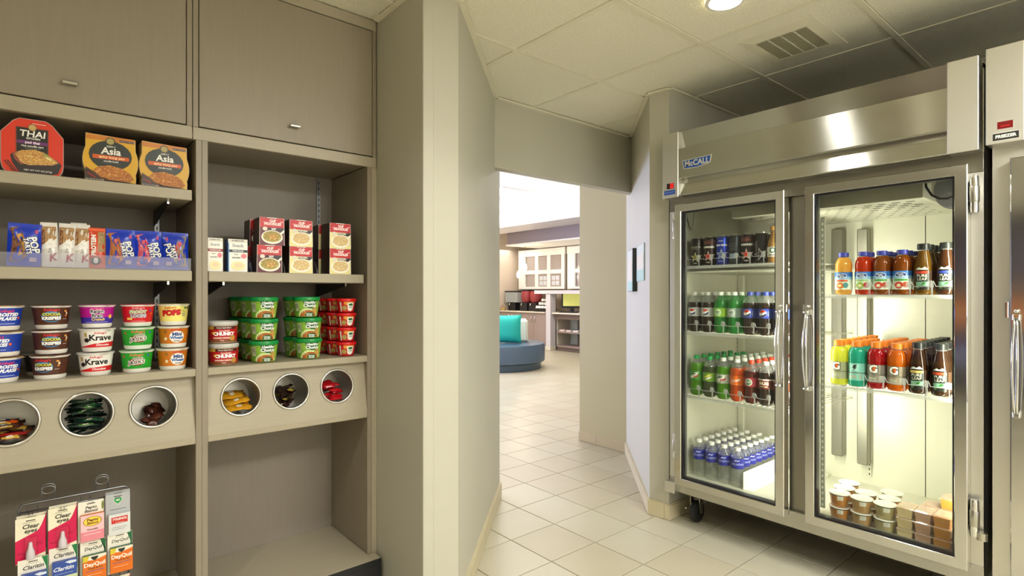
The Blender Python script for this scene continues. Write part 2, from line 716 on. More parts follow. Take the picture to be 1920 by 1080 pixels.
# ---- pantry ceiling: grid and tiles
GX = [-1.329 + 0.61 * k for k in range(0, 9)]   # 1.712, 2.322, 2.932 ...
GY = [-1.647 + 0.607 * k for k in range(0, 8)]  # 1.388, 1.995, 2.602
ceil = structure('ceiling', MB().box((-1.6, -1.7, CE + 0.05), (3.6, 2.62, CE + 0.1), mat('#77746a', 0.8)))
tile_c = MB().box((0.012, 0.012, CE + 0.002), (0.61 - 0.012, 0.607 - 0.012, CE + 0.016), CEILT, 0.003).mesh('ceiling_tile')
for x in GX[:-1]:
    for y in GY[:-1]:
        link('ceiling_tile', tile_c, ceil, (x, y, 0))
for x in GX:
    part('grid_bar', MB().box((x - 0.012, -1.65, CE - 0.002), (x + 0.012, 2.61, CE + 0.004), GRID), ceil)
for y in GY:
    part('grid_bar', MB().box((-1.35, y - 0.012, CE - 0.003), (3.55, y + 0.012, CE + 0.0035), GRID), ceil)

# ---- walls
A = Vector((1.242, 1.795))
B2 = Vector((2.195, 2.715))
P = Vector((2.672, 1.925))
Q = Vector((3.55, 2.78))


def wallprism(pts, z0, z1, m):
    return MB().prism([(p[0], p[1], z0) for p in pts], (0, 0, z1 - z0), m)


dA = (B2 - A).normalized()
nA = Vector((-dA.y, dA.x))
# left column: return beside the cabinet, end face, diagonal to the doorway
mb = wallprism([(1.08, 1.795), (1.242, 1.795), (2.195, 2.715), (2.195 + nA.x * 0.1, 2.715 + nA.y * 0.1), (1.20, 1.95 + 0.07), (1.20, 2.6), (1.08, 2.6)], 0, CE, WALL)
wall_left = structure('wall_left', mb)
# narrow corner guard on the end face
structure('trim_1', MB().box((1.0785, 1.787, 0), (1.125, 1.797, CE), WALL, 0.003))
# header over the passage
structure('wall_header', MB().box((1.95, 2.552, 2.018), (3.42, 2.62, 3.1), WALL))
# right diagonal, stub, recess
dP = (Q - P).normalized()
nP = Vector((-dP.y, dP.x))
mb = wallprism([(P.x, P.y), (2.685, 1.803), (3.75, 1.803), (3.75, 2.78), (Q.x, Q.y)], 0, CE, WALL)
wall_right = structure('wall_right', mb)
mb = MB().box((3.55, 2.78, 0), (3.68, 3.285, 3.05), WALL2)
mb.box((3.55, 2.62, CE), (3.68, 2.78, 3.05), WALL2)
wall_passage = structure('wall_passage', mb)
# recess wall behind the coolers and unseen walls of the pantry
structure('wall_back', MB().box((3.52, -1.7, 0), (3.62, 1.803, CE), WALL))
structure('wall_rear', MB().box((-1.45, -1.75, 0), (3.62, -1.65, CE), WHITE))
structure('wall_side', MB().box((-1.5, -1.65, 0), (-1.4, 2.6, CE), WHITE))
structure('wall_cabinet', MB().box((-1.5, 2.565, 0), (1.08, 2.62, CE), WALL))


# ---- wall angle trim under the ceiling, and tiled baseboards
def strip(p, q, z0, z1, th, m, name=None, parent=None, inset=0.0):
    p, q = Vector(p), Vector(q)
    d = (q - p).normalized()
    n = Vector((d.y, -d.x))
    pts = [p + d * inset, q - d * inset, q - d * inset + n * th, p + d * inset + n * th]
    return MB().prism([(a.x, a.y, z0) for a in pts], (0, 0, z1 - z0), m)


trims = [((1.08, 2.15), (1.08, 1.795)), ((1.08, 1.795), (1.242, 1.795)), (A, B2 - dA * 0.23), ((2.03, 2.552), (3.315, 2.552)), (Q - dP * 0.33, P), (P, (2.685, 1.803)), ((2.685, 1.803), (3.52, 1.803))]
tr = structure('trim_2', MB().box((1.05, 2.10, CE - 0.0029), (1.079, 2.15, CE - 0.001), GRID))
for a, c in trims:
    part('angle_bar', strip(a, c, CE - 0.011, CE - 0.0035, 0.022, GRID), tr)


def baseboard(name, runs, h, m, th=0.012, step=0.312, first=None):
    root = None
    for p, q in runs:
        p, q = Vector(p), Vector(q)
        d = (q - p)
        Ln = d.length
        d.normalize()
        k = 0.0
        st = first if first else step
        while k < Ln - 0.005:
            e = min(Ln, k + st)
            n = Vector((d.y, -d.x))
            a, c = p + d * (k + 0.001), p + d * (e - 0.001)
            pts = [a, c, c + n * th, a + n * th]
            mb = MB().prism([(s.x, s.y, 0.002) for s in pts], (0, 0, h - 0.008), m)
            top = [a + n * 0.0, c + n * 0.0, c + n * (th * 0.55), a + n * (th * 0.55)]
            mb.prism([(s.x, s.y, h - 0.006) for s in top], (0, 0, 0.006), m)
            if root is None:
                root = structure(name, mb)
            else:
                part('tile', mb, root)
            k = e
            st = step
    return root


baseboard('baseboard_left', [(A, B2), (B2, B2 + nA * 0.1)], 0.085, TILEB, 0.014)
baseboard('baseboard_right', [(Q, P - dP * 0.012), (P + Vector((-0.002, 0)), (2.685, 1.803 - 0.013)), ((2.672, 1.803), (2.9, 1.803))], 0.088, TILEB, 0.013, 0.305, 0.1)
baseboard('baseboard_passage', [((3.55, 3.285), (3.55, 2.78))], 0.082, TILEB, 0.013, 0.31, 0.195)
structure('baseboard_white', MB().box((1.066, 1.81, 0.002), (1.08, 2.09, 0.10), PLWHITE, 0.004))

# ---- lobby shell
LZ = 3.04
structure('ceiling_lobby', MB().box((0.3, 2.62, LZ), (9.4, 12, LZ + 0.1), WHITE))
structure('wall_lobby_back', MB().box((9.25, 3, 0), (9.4, 12, LZ), TAUPE))
structure('wall_lobby_left', MB().box((6.0, 10.72, 0), (9.25, 10.85, LZ), LOBW))
structure('wall_lobby_front', MB().box((3.68, 2.9, 0), (9.4, 3.0, LZ), LOBW))
structure('wall_lobby_far', MB().box((4.3, 11.9, 0), (6.1, 12.0, LZ), LOBW))
structure('wall_lobby_return', MB().box((4.3, 9.7, 0), (4.4, 11.9, LZ), LOBW))
structure('trim_3', MB().box((7.4, 4.0, 2.665), (8.18, 10.72, LZ), WALLW))
structure('trim_4', MB().box((8.2, 5.0, 2.40), (9.25, 9.86, 2.80), mat('#948a8e', 0.6, var=0.02), 0.004))
structure('trim_5', MB().box((8.17, 5.0, 2.37), (9.25, 9.88, 2.40), WHITE))
# lobby outer wall with the daylight window (outside the frame, lights the passage)
structure('wall_lobby_outer', MB().box((0.3, 2.7, 0), (0.4, 9.7, LZ), LOBW))
mb = MB().box((0.4, 9.6, 0), (1.3, 9.7, LZ), LOBW)
mb.box((3.3, 9.6, 0), (4.4, 9.7, LZ), LOBW).box((1.3, 9.6, 0), (3.3, 9.7, 0.6), LOBW).box((1.3, 9.6, 1.9), (3.3, 9.7, LZ), LOBW)
structure('wall_lobby_window', mb)
structure('wall_lobby_near', MB().box((0.3, 2.62, 0), (1.9, 2.7, LZ), LOBW))
structure('wall_lobby_infill', MB().prism([(1.9, 2.62, 0), (2.12, 2.79, 0), (1.9, 2.79, 0)], (0, 0, LZ), LOBW))

# ---- pantry ceiling fittings
lamp_em = mat('#fff6e0', 0.5, var=0.01, emit=14.0)
for i, (x, y) in enumerate(LAMPS):
    lab = 'round glowing recessed downlight in the ceiling before the cooler' if i == 0 else 'round recessed downlight number behind the photographer'
    if i > 0:
        lab = ['', 'recessed downlight in front of the right cabinet bay', 'recessed downlight behind the camera, cabinet side', 'recessed downlight in front of the freezer', 'recessed downlight in front of the left cabinet bay', 'recessed downlight in the rear room corner'][i]
    t = thing('downlight', lab, 'ceiling light', (x, y, CE - 0.004))
    part('trim_ring', MB().lathe([(0.076, 0.0), (0.076, -0.004), (0.062, -0.006), (0.060, 0.0)], PLWHITE, 32), t)
    part('lens', MB().lathe([(0.0, -0.003), (0.06, -0.003)], lamp_em, 32), t)
t = thing('added_fill_light', 'flat rectangular ceiling light behind the camera', 'ceiling light', (1.5, -0.9, CE - 0.004))  # glowing panel that goes with the added fill lamp
part('frame', MB().box((-0.6, -0.3, -0.004), (0.6, 0.3, 0.002), PLWHITE), t)
part('diffuser', MB().box((-0.57, -0.27, -0.006), (0.57, 0.27, -0.004), mat('#fff6e4', 0.5, var=0.01, emit=1.5)), t)

t = thing('air_vent', 'square cream ceiling air vent with grille beside the downlight', 'vent', (2.635, 1.11, CE - 0.003))
mb = MB()
for lp in range(4):
    a = [(-0.2, -0.165), (0.2, -0.165), (0.2, 0.165), (-0.2, 0.165)]
    c = [(-0.13, -0.112), (0.13, -0.112), (0.13, 0.112), (-0.13, 0.112)]
    k = (lp + 1) % 4
    mb.prism([(*a[lp], -0.0), (*a[k], -0.0), (*c[k], -0.006), (*c[lp], -0.006)], (0, 0, 0.004), GRID)
part('frame', mb, t)
part('backing', MB().box((-0.131, -0.113, -0.001), (0.131, 0.113, 0.001), mat('#b3b096', 0.8)), t)
for k in range(3):
    part('divider', MB().box((-0.13, -0.056 + 0.056 * k - 0.0015, -0.006), (0.13, -0.056 + 0.056 * k + 0.0015, -0.001), PLWHITE), t)
fins = MB()
for k in range(17):
    xx = -0.123 + 0.0154 * k
    fins.prism([(xx, -0.112, -0.006), (xx + 0.009, -0.112, -0.0015), (xx + 0.010, -0.112, -0.0025), (xx + 0.001, -0.112, -0.007)], (0, 0.224, 0), mat('#c4c0a6', 0.6))
f = part('fin', fins, t)
f['kind'] = 'stuff'

# ================================================================== CABINET
YF, YB = 2.166, 2.545
SH = {'top': (1.594, 1.630), 'mid': (1.316, 1.352), 'low': (0.986, 1.012), 'ledge': (0.752, 0.775), 'floor': (0.15, 0.178)}
BINX = {0: [-0.078, 0.102, 0.279], 1: [0.550, 0.730, 0.913]}


def panel_mesh(x0, x1, centres, r):
    """slanted front with round holes; local origin at bottom front"""
    mb = MB()
    zb, zt = 0.775, 0.986
    yb, yt = 2.168, 2.200
    Ls = math.hypot(zt - zb, yt - yb)

    def pt(x, v, d):
        k = v / Ls
        return (x, yb + (yt - yb) * k + d, zb + (zt - zb) * k)
    vc = 0.121
    edges = [x0] + [(centres[i] + centres[i + 1]) / 2 for i in range(len(centres) - 1)] + [x1]
    N = 40
    for i, c in enumerate(centres):
        e0, e1 = edges[i], edges[i + 1]
        inner, outer = [], []
        for k in range(N):
            a = 2 * PI * (k + 0.5) / N
            ca, sa = math.cos(a), math.sin(a)
            inner.append((c + r * ca, vc + r * sa))
            sx = (e1 - c) if ca > 0 else (c - e0)
            sv = (Ls - vc) if sa > 0 else vc
            t = min(sx / max(abs(ca), 1e-6), sv / max(abs(sa), 1e-6))
            outer.append([c + t * ca, vc + t * sa])
        for (ex, ev) in ((e0, 0), (e1, 0), (e1, Ls), (e0, Ls)):
            k = min(range(N), key=lambda q: (outer[q][0] - ex) ** 2 + (outer[q][1] - ev) ** 2)
            outer[k] = [ex, ev]
        v = [pt(*p, 0) for p in inner] + [pt(*p, 0) for p in outer] + [pt(*p, 0.014) for p in inner]
        f = []
        for k in range(N):
            l = (k + 1) % N
            f.append((k, N + k, N + l, l))
            f.append((k, l, 2 * N + l, 2 * N + k))
        mb.add(v, f, CABF)
    mb.add([pt(x0, 0, 0.016), pt(x1, 0, 0.016)] + [pt(x1, Ls, 0.016), pt(x0, Ls, 0.016)], [], CABF)
    return mb, pt, vc


SLANT = math.atan2(0.032, 0.211)
bin_places = []


def bay(idx, x0, x1, name_label, fx0, fx1):
    t = thing('wall_cabinet', name_label, 'cabinet', (0, 0, 0))
    # sides, back, cavity floor and top
    part('side_panel', MB().box((x0 - 0.019, YF, 0.15), (x0, YB, 1.81), CAB, 0.0015), t)
    part('side_panel', MB().box((x1, YF, 0.15), (x1 + 0.019, YB, 1.81), CAB, 0.0015), t)
    part('back_panel', MB().box((x0, YB, 0.15), (x1, YB + 0.015, 1.86), CABIN), t)
    part('bottom_panel', MB().box((x0, YF - 0.066, 0.15), (x1, YB, 0.178), CABF, 0.002), t)
    part('top_panel', MB().box((x0, YF + 0.001, 1.812), (x1, YB, 1.832), CAB), t)
    # face frame of the upper cupboard
    fr = MB()
    fr.box((fx0, YF - 0.003, 1.806), (fx1, YF + 0.016, 1.849), CABF, 0.0015)
    fr.box((fx0, YF - 0.003, 2.385), (fx1, YF + 0.016, CE - 0.003), CABF, 0.0015)
    fr.box((fx0, YF - 0.003, 1.849), (fx0 + 0.0165, YF + 0.016, 2.385), CAB, 0.001)
    fr.box((fx1 - 0.0165, YF - 0.003, 1.849), (fx1, YF + 0.016, 2.385), CAB, 0.001)
    part('face_frame', fr, t)
    part('cupboard_box', MB().box((fx0 + 0.005, YF + 0.018, 1.835), (fx1 - 0.005, YB, CE - 0.004), DARK), t)
    dx0, dx1 = fx0 + 0.019, fx1 - 0.019
    d = part('door', MB().box((dx0, YF - 0.004, 1.853), (dx1, YF + 0.014, 2.381), CAB, 0.0015), t)
    hx = dx0 + (dx1 - dx0) * 0.5
    hx = 0.059 if idx == 0 else 0.731
    h = MB()
    h.box((hx - 0.02, YF - 0.026, 1.908), (hx + 0.02, YF - 0.016, 1.917), NICKEL, 0.002)
    h.box((hx - 0.012, YF - 0.018, 1.910), (hx - 0.006, YF - 0.003, 1.915), NICKEL)
    h.box((hx + 0.006, YF - 0.018, 1.910), (hx + 0.012, YF - 0.003, 1.915), NICKEL)
    part('pull', h, d)
    # shelves
    rows = ('top', 'mid') if idx == 0 else ('mid',)
    sx1 = x1 - (0.011 if idx == 0 else 0.016)
    for k in rows:
        z0, z1 = SH[k]
        s = part('shelf', MB().box((x0 + 0.002, YF, z0), (sx1, YB - 0.02, z1), CABF, 0.002), t)
        for bx in (x0 + 0.06, x1 - 0.075):
            br = MB().prism([(bx - 0.002, YB - 0.008, z0), (bx - 0.002, YF + 0.05, z0), (bx - 0.002, YF + 0.05, z0 - 0.012), (bx - 0.002, YB - 0.008, z0 - 0.06)], (0.004, 0, 0), BLACK)
            br.box((bx - 0.003, YF + 0.046, z0 - 0.012), (bx + 0.003, YF + 0.052, z0), CHROME)
            part('bracket', br, s)
    part('shelf', MB().box((x0, YF, 0.986), (x1, YB, 1.012), CABF, 0.002), t)
    part('ledge', MB().box((x0, YF, 0.752), (x1, YB, 0.775), CABF, 0.002), t)
    # slotted wall standards
    for bx in (x0 + 0.06, x1 - 0.065):
        st = MB().box((bx - 0.008, YB - 0.008, 1.02), (bx + 0.008, YB, 1.81), WIRE)
        for k in range(30):
            st.box((bx - 0.002, YB - 0.0085, 1.03 + 0.0258 * k), (bx + 0.002, YB - 0.0075, 1.044 + 0.0258 * k), DARK)
        part('shelf_standard', st, t)
    pmb, pt, vc = panel_mesh(x0, x1, BINX[idx], 0.0665)
    part('bin_panel', pmb, t)
    for c in BINX[idx]:
        bin_places.append(pt(c, vc, 0))
    return t


bay(0, -0.20, 0.399, 'left bay of the taupe built-in cabinet, with cereal cups and noodle boxes', -0.215, 0.388)
bay(1, 0.437, 1.036, 'right bay of the taupe built-in cabinet, with green soup bowls', 0.390, 1.075)
t = thing('filler_stile', 'narrow taupe filler strip between right cabinet bay and the wall', 'trim', (0, 0, 0))
part('strip', MB().box((1.0555, YF + 0.001, 0.15), (1.079, YF + 0.02, 1.806), CABF), t)
t = thing('cabinet_base', 'black plinth under the taupe cabinet', 'plinth', (0, 0, 0))
part('plinth', MB().box((-0.22, 2.098, 0.004), (1.066, 2.54, 0.149), BLACK, 0.003), t)
part('cap', MB().box((-0.22, 2.0985, 0.150), (1.066, 2.1, 0.1775), BLACK), t)
part('edge', MB().box((1.036, 2.1, 0.150), (1.064, 2.16, 0.178), CABF), t)

# ---- metal bins
def make_bin():
    mb = MB()
    R, D = 0.066, 0.15
    M = Matrix.Rotation(-PI / 2, 4, 'X')  # lathe axis z -> +y
    mb.lathe([(R, 0.0), (R, D), (0.0, D)], mat('#8d8a82', 0.3, metal=0.85, var=0.08, scale=12), 40, M)
    mb.lathe([(R - 0.002, 0.0), (R - 0.002, D - 0.002), (0.0, D - 0.002)], mat('#a5a29a', 0.34, metal=0.8, var=0.08, scale=12), 40, M)
    rim = MB()
    prof = [(0.0665 + 0.0045 * math.cos(a), -0.001 + 0.0045 * math.sin(a)) for a in [2 * PI * k / 10 for k in range(11)]]
    rim.lathe(prof, mat('#c9c6bd', 0.25, metal=0.9, var=0.05), 48, M)
    return [('bin_shell', mb), ('rim', rim)]


proto('bin', make_bin())
BIN_LABELS = ['steel candy bin holding orange and brown chocolate bars', 'steel candy bin packed with dark green wrapped strips', 'steel candy bin holding brown foil chunks',
              'steel candy bin holding yellow snack bags', 'steel candy bin holding dark sticks and yellow wrappers', 'steel candy bin holding red wrapped candies']
bin_objs = []
for i, p in enumerate(bin_places):
    bin_objs.append(inst('bin', 'candy_bin', BIN_LABELS[i], 'bin', p, 0, 'candy bins in the cabinet', rx=-SLANT))


# ================================================================== SHELF GOODS
def cyl_surf(rfun, rmid):
    def s(u, v, e):
        a = u / rmid
        r = rfun(v) + e
        return (r * math.sin(a), -r * math.cos(a), v)
    return s


def flat_surf(y):
    return lambda u, v, e: (u, y - e, v)


# ---- cereal cups
def cereal(kind, bg, ops, lid='#d9d5cc', bg2=None):
    rb, rt, h = 0.0385, 0.0455, 0.0715
    rf = lambda v: rb + (rt - rb) * (v - 0.004) / (h - 0.008)
    cup = MB().lathe([(0, 0), (rb - 0.003, 0.0), (rb - 0.002, 0.002), (rb, 0.004), (rt, h - 0.004), (rt + 0.004, h - 0.003), (rt + 0.004, h - 0.001), (rt, h)], WHITE, 36)
    lidm = MB().lathe([(rt + 0.0045, h), (rt + 0.0045, h + 0.0012), (0, h + 0.0016)], mat(lid, 0.3, metal=0.2, var=0.15, scale=60), 36)
    lidm.box((0.02, -rt - 0.012, h + 0.0002), (0.036, -rt + 0.02, h + 0.001), mat(lid, 0.3, metal=0.2, var=0.15, scale=60))
    lab = MB()
    full = PI * 2 * 0.042
    lab.ops(cyl_surf(rf, 0.042), [('r', -full * 0.36, 0.0135, full * 0.36, 0.0655, bg)] + ops)
    proto(kind, [('cup', cup), ('printed_label', lab), ('foil_lid', lidm)])


SC = '#c8102e'
cereal('frosted', '#1f3fa8', [T("Kellogg's", -0.002, 0.057, 0.010, '#e03040', 0.02, 0.3), T('FROSTED', 0.0, 0.046, 0.0125, '#ffffff', 0.05, 0.35), T('FLAKES', 0.002, 0.034, 0.0125, '#ffffff', 0.05, 0.35),
                                ('r', -0.02, 0.019, 0.02, 0.0205, '#c7d2ee'), ('e', 0.030, 0.036, 0.0035, 0.004, '#e05a2a')], '#b9926a')
cereal('cocoa', '#4f2a1a', [('e', 0.0, 0.038, 0.0245, 0.0165, '#2f7fb4'), ('e', 0.0, 0.036, 0.021, 0.012, '#4a2a20'), T("Kellogg's", 0.0, 0.0585, 0.0105, '#e0303c', 0.02, 0.3), T('COCOA', 0.0, 0.045, 0.0115, '#d8d24a', 0.05),
                              T('KRISPIES', 0.0, 0.033, 0.0125, '#ffffff', 0.05), ('e', 0.035, 0.055, 0.004, 0.003, '#e8a24a'), ('e', 0.039, 0.048, 0.003, 0.004, '#e9d9b8'), ('e', 0.037, 0.041, 0.003, 0.003, '#e08a3a'), ('r', 0.028, 0.030, 0.04, 0.0312, '#d8c8b8')], '#7a5236')
cereal('raisin', '#b5178e', [('r', -0.095, 0.0135, 0.095, 0.033, '#3a2b9e'), T("Kellogg's", 0.0, 0.0605, 0.009, '#f06a8a', 0.02, 0.3), T('Raisin', 0.0, 0.0515, 0.0145, '#ffffff', 0.11), T('Bran', 0.0, 0.0385, 0.0145, '#ffffff', 0.11), T('Raisin', 0.0, 0.0515, 0.0145, '#1a1030', 0.03), T('Bran', 0.0, 0.0385, 0.0145, '#1a1030', 0.03),
                               T('Crunch', 0.002, 0.0265, 0.0115, '#f2d24a', 0.03, 0.25), ('p', [(0.037 + 0.008 * (1 if k % 2 else 0.55) * math.cos(k * PI / 8), 0.035 + 0.009 * (1 if k % 2 else 0.55) * math.sin(k * PI / 8)) for k in range(16)], '#f0c64a'), ('r', -0.03, 0.017, 0.03, 0.0182, '#c9c2ee')], '#c06a8c')
cereal('krave', '#efece6', [('p', [(-0.07, 0.014), (0.07, 0.014), (0.07, 0.0305), (0.03, 0.0295), (-0.01, 0.026), (-0.04, 0.0185)], '#cf1f26'), T("Kellogg's", 0.004, 0.0595, 0.0088, SC, 0.02, 0.3), T('Krave', 0.006, 0.044, 0.0255, '#171310', 0.03),
                              T('Chocolate', 0.012, 0.0215, 0.009, '#ffffff', 0.02, 0.2), ('p', [(-0.031 + 0.010 * (1 if k % 2 else 0.6) * math.cos(k * PI / 7), 0.037 + 0.009 * (1 if k % 2 else 0.6) * math.sin(k * PI / 7)) for k in range(14)], '#1c1512'), ('r', -0.037, 0.048, -0.029, 0.061, '#b39a5a')], '#ddd8d0')
cereal('froot', '#cf1a24', [('e', 0.0, 0.044, 0.026, 0.016, '#8a1018'), T("Kellogg's", 0.0, 0.060, 0.0095, '#f4a0a8', 0.02, 0.3), T('FROOT', 0.0, 0.0475, 0.014, '#f4efe2', 0.09, 0.05), T('LOOPS', 0.001, 0.034, 0.014, '#f4efe2', 0.09, 0.05), T('FROOT', 0.0, 0.0475, 0.014, '#7aa43a', 0.01, 0.05), T('LOOPS', 0.001, 0.034, 0.014, '#3a62b0', 0.01, 0.05),
                              ('r', -0.032, 0.022, -0.016, 0.029, '#e8c85a'), ('e', 0.036, 0.052, 0.004, 0.004, '#6a3fa0'), ('e', 0.040, 0.042, 0.003, 0.004, '#e08a2a'), ('r', -0.02, 0.0165, 0.02, 0.0178, '#f0b0b0')], '#c83a44')
cereal('jacks', '#1f9e2c', [('e', 0.002, 0.036, 0.0235, 0.013, '#7a2418'), T("Kellogg's", 0.0, 0.0585, 0.0105, '#e86a5a', 0.02, 0.3), T('APPLE', 0.003, 0.046, 0.0105, '#f4efe2', 0.09, 0.1, 0.06), T('JACKS', 0.0, 0.034, 0.0165, '#f7f4ea', 0.12, 0.1, 0.1), T('APPLE', 0.003, 0.046, 0.0105, '#20160e', 0.01, 0.1, 0.06), T('JACKS', 0.0, 0.034, 0.0165, '#20160e', 0.02, 0.1, 0.1),
                              ('e', 0.034, 0.056, 0.004, 0.003, '#2a5ab0'), ('r', -0.038, 0.050, -0.033, 0.058, '#c8622a'), ('r', 0.006, 0.0195, 0.034, 0.0206, '#0e4a14')], '#9fcf9a')
cereal('pops', '#ece079', [T("Kellogg's", -0.012, 0.0595, 0.0095, SC, 0.03, 0.3), T('CORN', -0.024, 0.052, 0.005, '#2a2a2a', 0.02), T('POPS', -0.010, 0.042, 0.0235, '#c31c22', 0.1, 0.1, 0.08), ('r', 0.020, 0.05, 0.034, 0.0512, '#3a3a2a'), ('r', 0.020, 0.046, 0.036, 0.0472, '#3a3a2a'),
                            T('Sweetened', 0.028, 0.041, 0.005, '#2a4a7a', 0.02), T('Corn', 0.029, 0.0365, 0.005, '#2a4a7a', 0.02), T('Cereal', 0.029, 0.032, 0.005, '#2a4a7a', 0.02), ('r', 0.030, 0.056, 0.036, 0.063, '#1e6a3a'), ('r', 0.040, 0.056, 0.046, 0.063, '#1a1a1a')], '#d6d08a')
cereal('mini', '#c9741d', [('e', 0.010, 0.037, 0.0225, 0.0205, '#f6f1e6'), T("Kellogg's", 0.008, 0.0605, 0.009, SC, 0.02, 0.3), T('Mini', 0.010, 0.0455, 0.0165, '#274a8a', 0.05), T('Wheats', 0.010, 0.0335, 0.0125, '#3d69ad', 0.06), T('Original', 0.010, 0.0225, 0.006, '#2a1c10', 0.04),
                            ('p', [(-0.029, 0.026), (-0.021, 0.025), (-0.019, 0.034), (-0.027, 0.036)], '#e9d9b2'), ('r', -0.027, 0.050, -0.020, 0.060, '#8f6a2a')], '#d8cdb6')
CUP_COLS = [(-0.098, ['frosted'] * 3, 'blue flake', [0.35, -0.3, 0.25]),
            (0.014, ['cocoa'] * 3, 'brown chocolate', [-0.42, 0.0, 0.0]),
            (0.127, ['krave', 'krave', 'raisin'], '', [-0.1, 0.08, 0.0]),
            (0.237, ['jacks', 'jacks', 'froot'], '', [-0.05, 0.0, 0.0]),
            (0.340, ['mini', 'mini', 'pops'], '', [0.15, 0.0, 0.05])]
CN = {'frosted': 'blue and white flake cereal cup', 'cocoa': 'brown chocolate rice cereal cup', 'krave': 'white cereal cup with red band', 'raisin': 'purple and blue bran cereal cup', 'jacks': 'bright green cereal cup', 'froot': 'red loops cereal cup', 'mini': 'orange wheat cereal cup', 'pops': 'pale yellow corn cereal cup'}
LV = ['at the bottom of its stack', 'in the middle of its stack', 'on top of its stack']
for x, kinds, _, rots in CUP_COLS:
    for k, kd in enumerate(kinds):
        a = -math.atan2(x, 2.2) * 0.9
        inst(kd, 'cereal_cup', '%s %s' % (CN[kd], LV[k]), 'cereal cup', (x + (0.002 if k else -0.001), 2.178 + 0.049 + (0.001 if k else 0), SH['low'][1] + 0.0005 + k * 0.0762), a + rots[k], 'cereal cups on the left bay shelf')
# half hidden cup behind the brown ones
cereal('plain', '#33302c', [('e', 0, 0.04, 0.008, 0.006, '#8a8a86')], '#8f8b84')
inst('plain', 'cereal_cup', 'dark cereal cup half hidden behind the brown chocolate cups', 'cereal cup', (-0.006, 2.34, SH['low'][1] + 0.0005), 0, 'cereal cups on the left bay shelf')


# ---- soup bowls
def bowl(kind, rb, rt, h, lidr, lidh, body, lidc, ops, rmid, lv0, lv1, lidm=0.0):
    rf = lambda v: rb + (rt - rb) * min(1, (v - 0.003) / (h * 0.9 - 0.003))
    bd = MB().lathe([(0, 0.001), (rb - 0.004, 0.0), (rb, 0.003), (rt, h * 0.9), (rt, h)], body, 36)
    ld = MB().lathe([(rt + 0.001, h - 0.001), (lidr, h), (lidr + 0.001, h + 0.003), (lidr, h + lidh - 0.002), (lidr - 0.002, h + lidh), (lidr - 0.007, h + lidh), (lidr - 0.009, h + lidh - 0.0025), (0, h + lidh - 0.0025)], lidc, 36)
    cs = cyl_surf(rf, rmid)
    lab = MB().ops(lambda u, v, e: cs(u, min(max(v, 0.0045), h * 0.9 + 0.005), e), ops)
    proto(kind, [('bowl', bd), ('printed_label', lab), ('lid', ld)])


GL = '#5f9e2e'
hc = [('r', -0.115, 0.006, 0.115, 0.066, '#88b43e'), ('r', -0.115, 0.006, -0.02, 0.034, '#6da22f'), ('e', 0.006, 0.008, 0.040, 0.030, '#cfe0a0'), ('e', 0.006, 0.004, 0.034, 0.026, '#a85a22'),
      ('e', 0.000, 0.012, 0.014, 0.008, '#c8782e'), ('e', 0.030, 0.034, 0.010, 0.012, SOUP), ('e', 0.036, 0.024, 0.008, 0.010, '#c89a52'), ('p', [(-0.013, 0.066), (0.037, 0.066), (0.033, 0.047), (0.02, 0.036), (0.008, 0.036), (-0.006, 0.046)], '#0f5a2a'),
      T('Healthy', 0.012, 0.0595, 0.0135, '#ffffff', 0.03, 0.2), T('Choice', 0.011, 0.047, 0.0165, '#ffffff', 0.03, 0.2), ('e', 0.011, 0.0115, 0.018, 0.010, '#14602c'), T('Chicken', 0.011, 0.014, 0.0075, '#ffffff', 0.03), T('Noodle', 0.011, 0.0075, 0.0075, '#ffffff', 0.03), ('r', -0.046, 0.026, -0.028, 0.060, '#b9c3a0')] + [('r', -0.0445, 0.029 + 0.004 * k, -0.0295, 0.031 + 0.004 * k, '#55604a') for k in range(7)]
bowl('hc', 0.0415, 0.0495, 0.067, 0.0525, 0.0145, mat('#7aa63a', 0.35), mat('#12893f', 0.32), hc, 0.046, 0, 0)
ck = [('r', -0.115, 0.005, 0.115, 0.062, '#b3151b'), ('r', -0.115, 0.052, -0.028, 0.062, '#c9a23a'), ('r', -0.028, 0.052, 0.05, 0.0625, '#4a1c16'), T('Home Style Flavor', 0.006, 0.057, 0.0065, '#f0e6d8', 0.02), T("Campbell's", 0.006, 0.046, 0.008, '#f4d8d0', 0.02, 0.25),
      T('CHUNKY', 0.006, 0.035, 0.0165, '#ffffff', 0.06), ('r', -0.115, 0.005, 0.05, 0.015, '#7c4a2a'), T('CHICKEN NOODLE', 0.000, 0.0205, 0.0068, '#f6ead6', 0.04), T('Soup', 0.0, 0.012, 0.006, '#f0e0c8', 0.02), ('e', 0.035, 0.019, 0.011, 0.010, SOUP), ('e', 0.037, 0.018, 0.006, 0.006, '#e0822a'), ('p', [(-0.034, 0.040), (-0.024, 0.044), (-0.021, 0.038), (-0.031, 0.034)], '#e8c14a')]
bowl('chunky', 0.047, 0.0492, 0.066, 0.051, 0.0135, mat('#b9a58c', 0.4), mat('#bdbbb4', 0.35), ck, 0.048, 0, 0)
rc = [('r', -0.09, 0.004, 0.09, 0.047, '#c4161a'), ('p', [(-0.012, 0.046), (0.03, 0.046), (0.028, 0.036), (0.004, 0.03), (-0.014, 0.036)], '#e2902e'), ('p', [(0.000, 0.041), (0.012, 0.043), (0.028, 0.041), (0.026, 0.012), (0.014, 0.006), (0.002, 0.012)], '#efeee4'), ('e', 0.014, 0.034, 0.010, 0.005, '#2c6a3c'), ('r', 0.005, 0.024, 0.023, 0.026, '#51796a'), ('r', 0.006, 0.020, 0.022, 0.0215, '#51796a'),
      ('e', -0.012, 0.02, 0.010, 0.010, SOUP), ('r', -0.030, 0.006, -0.024, 0.045, '#d9d5cc')]
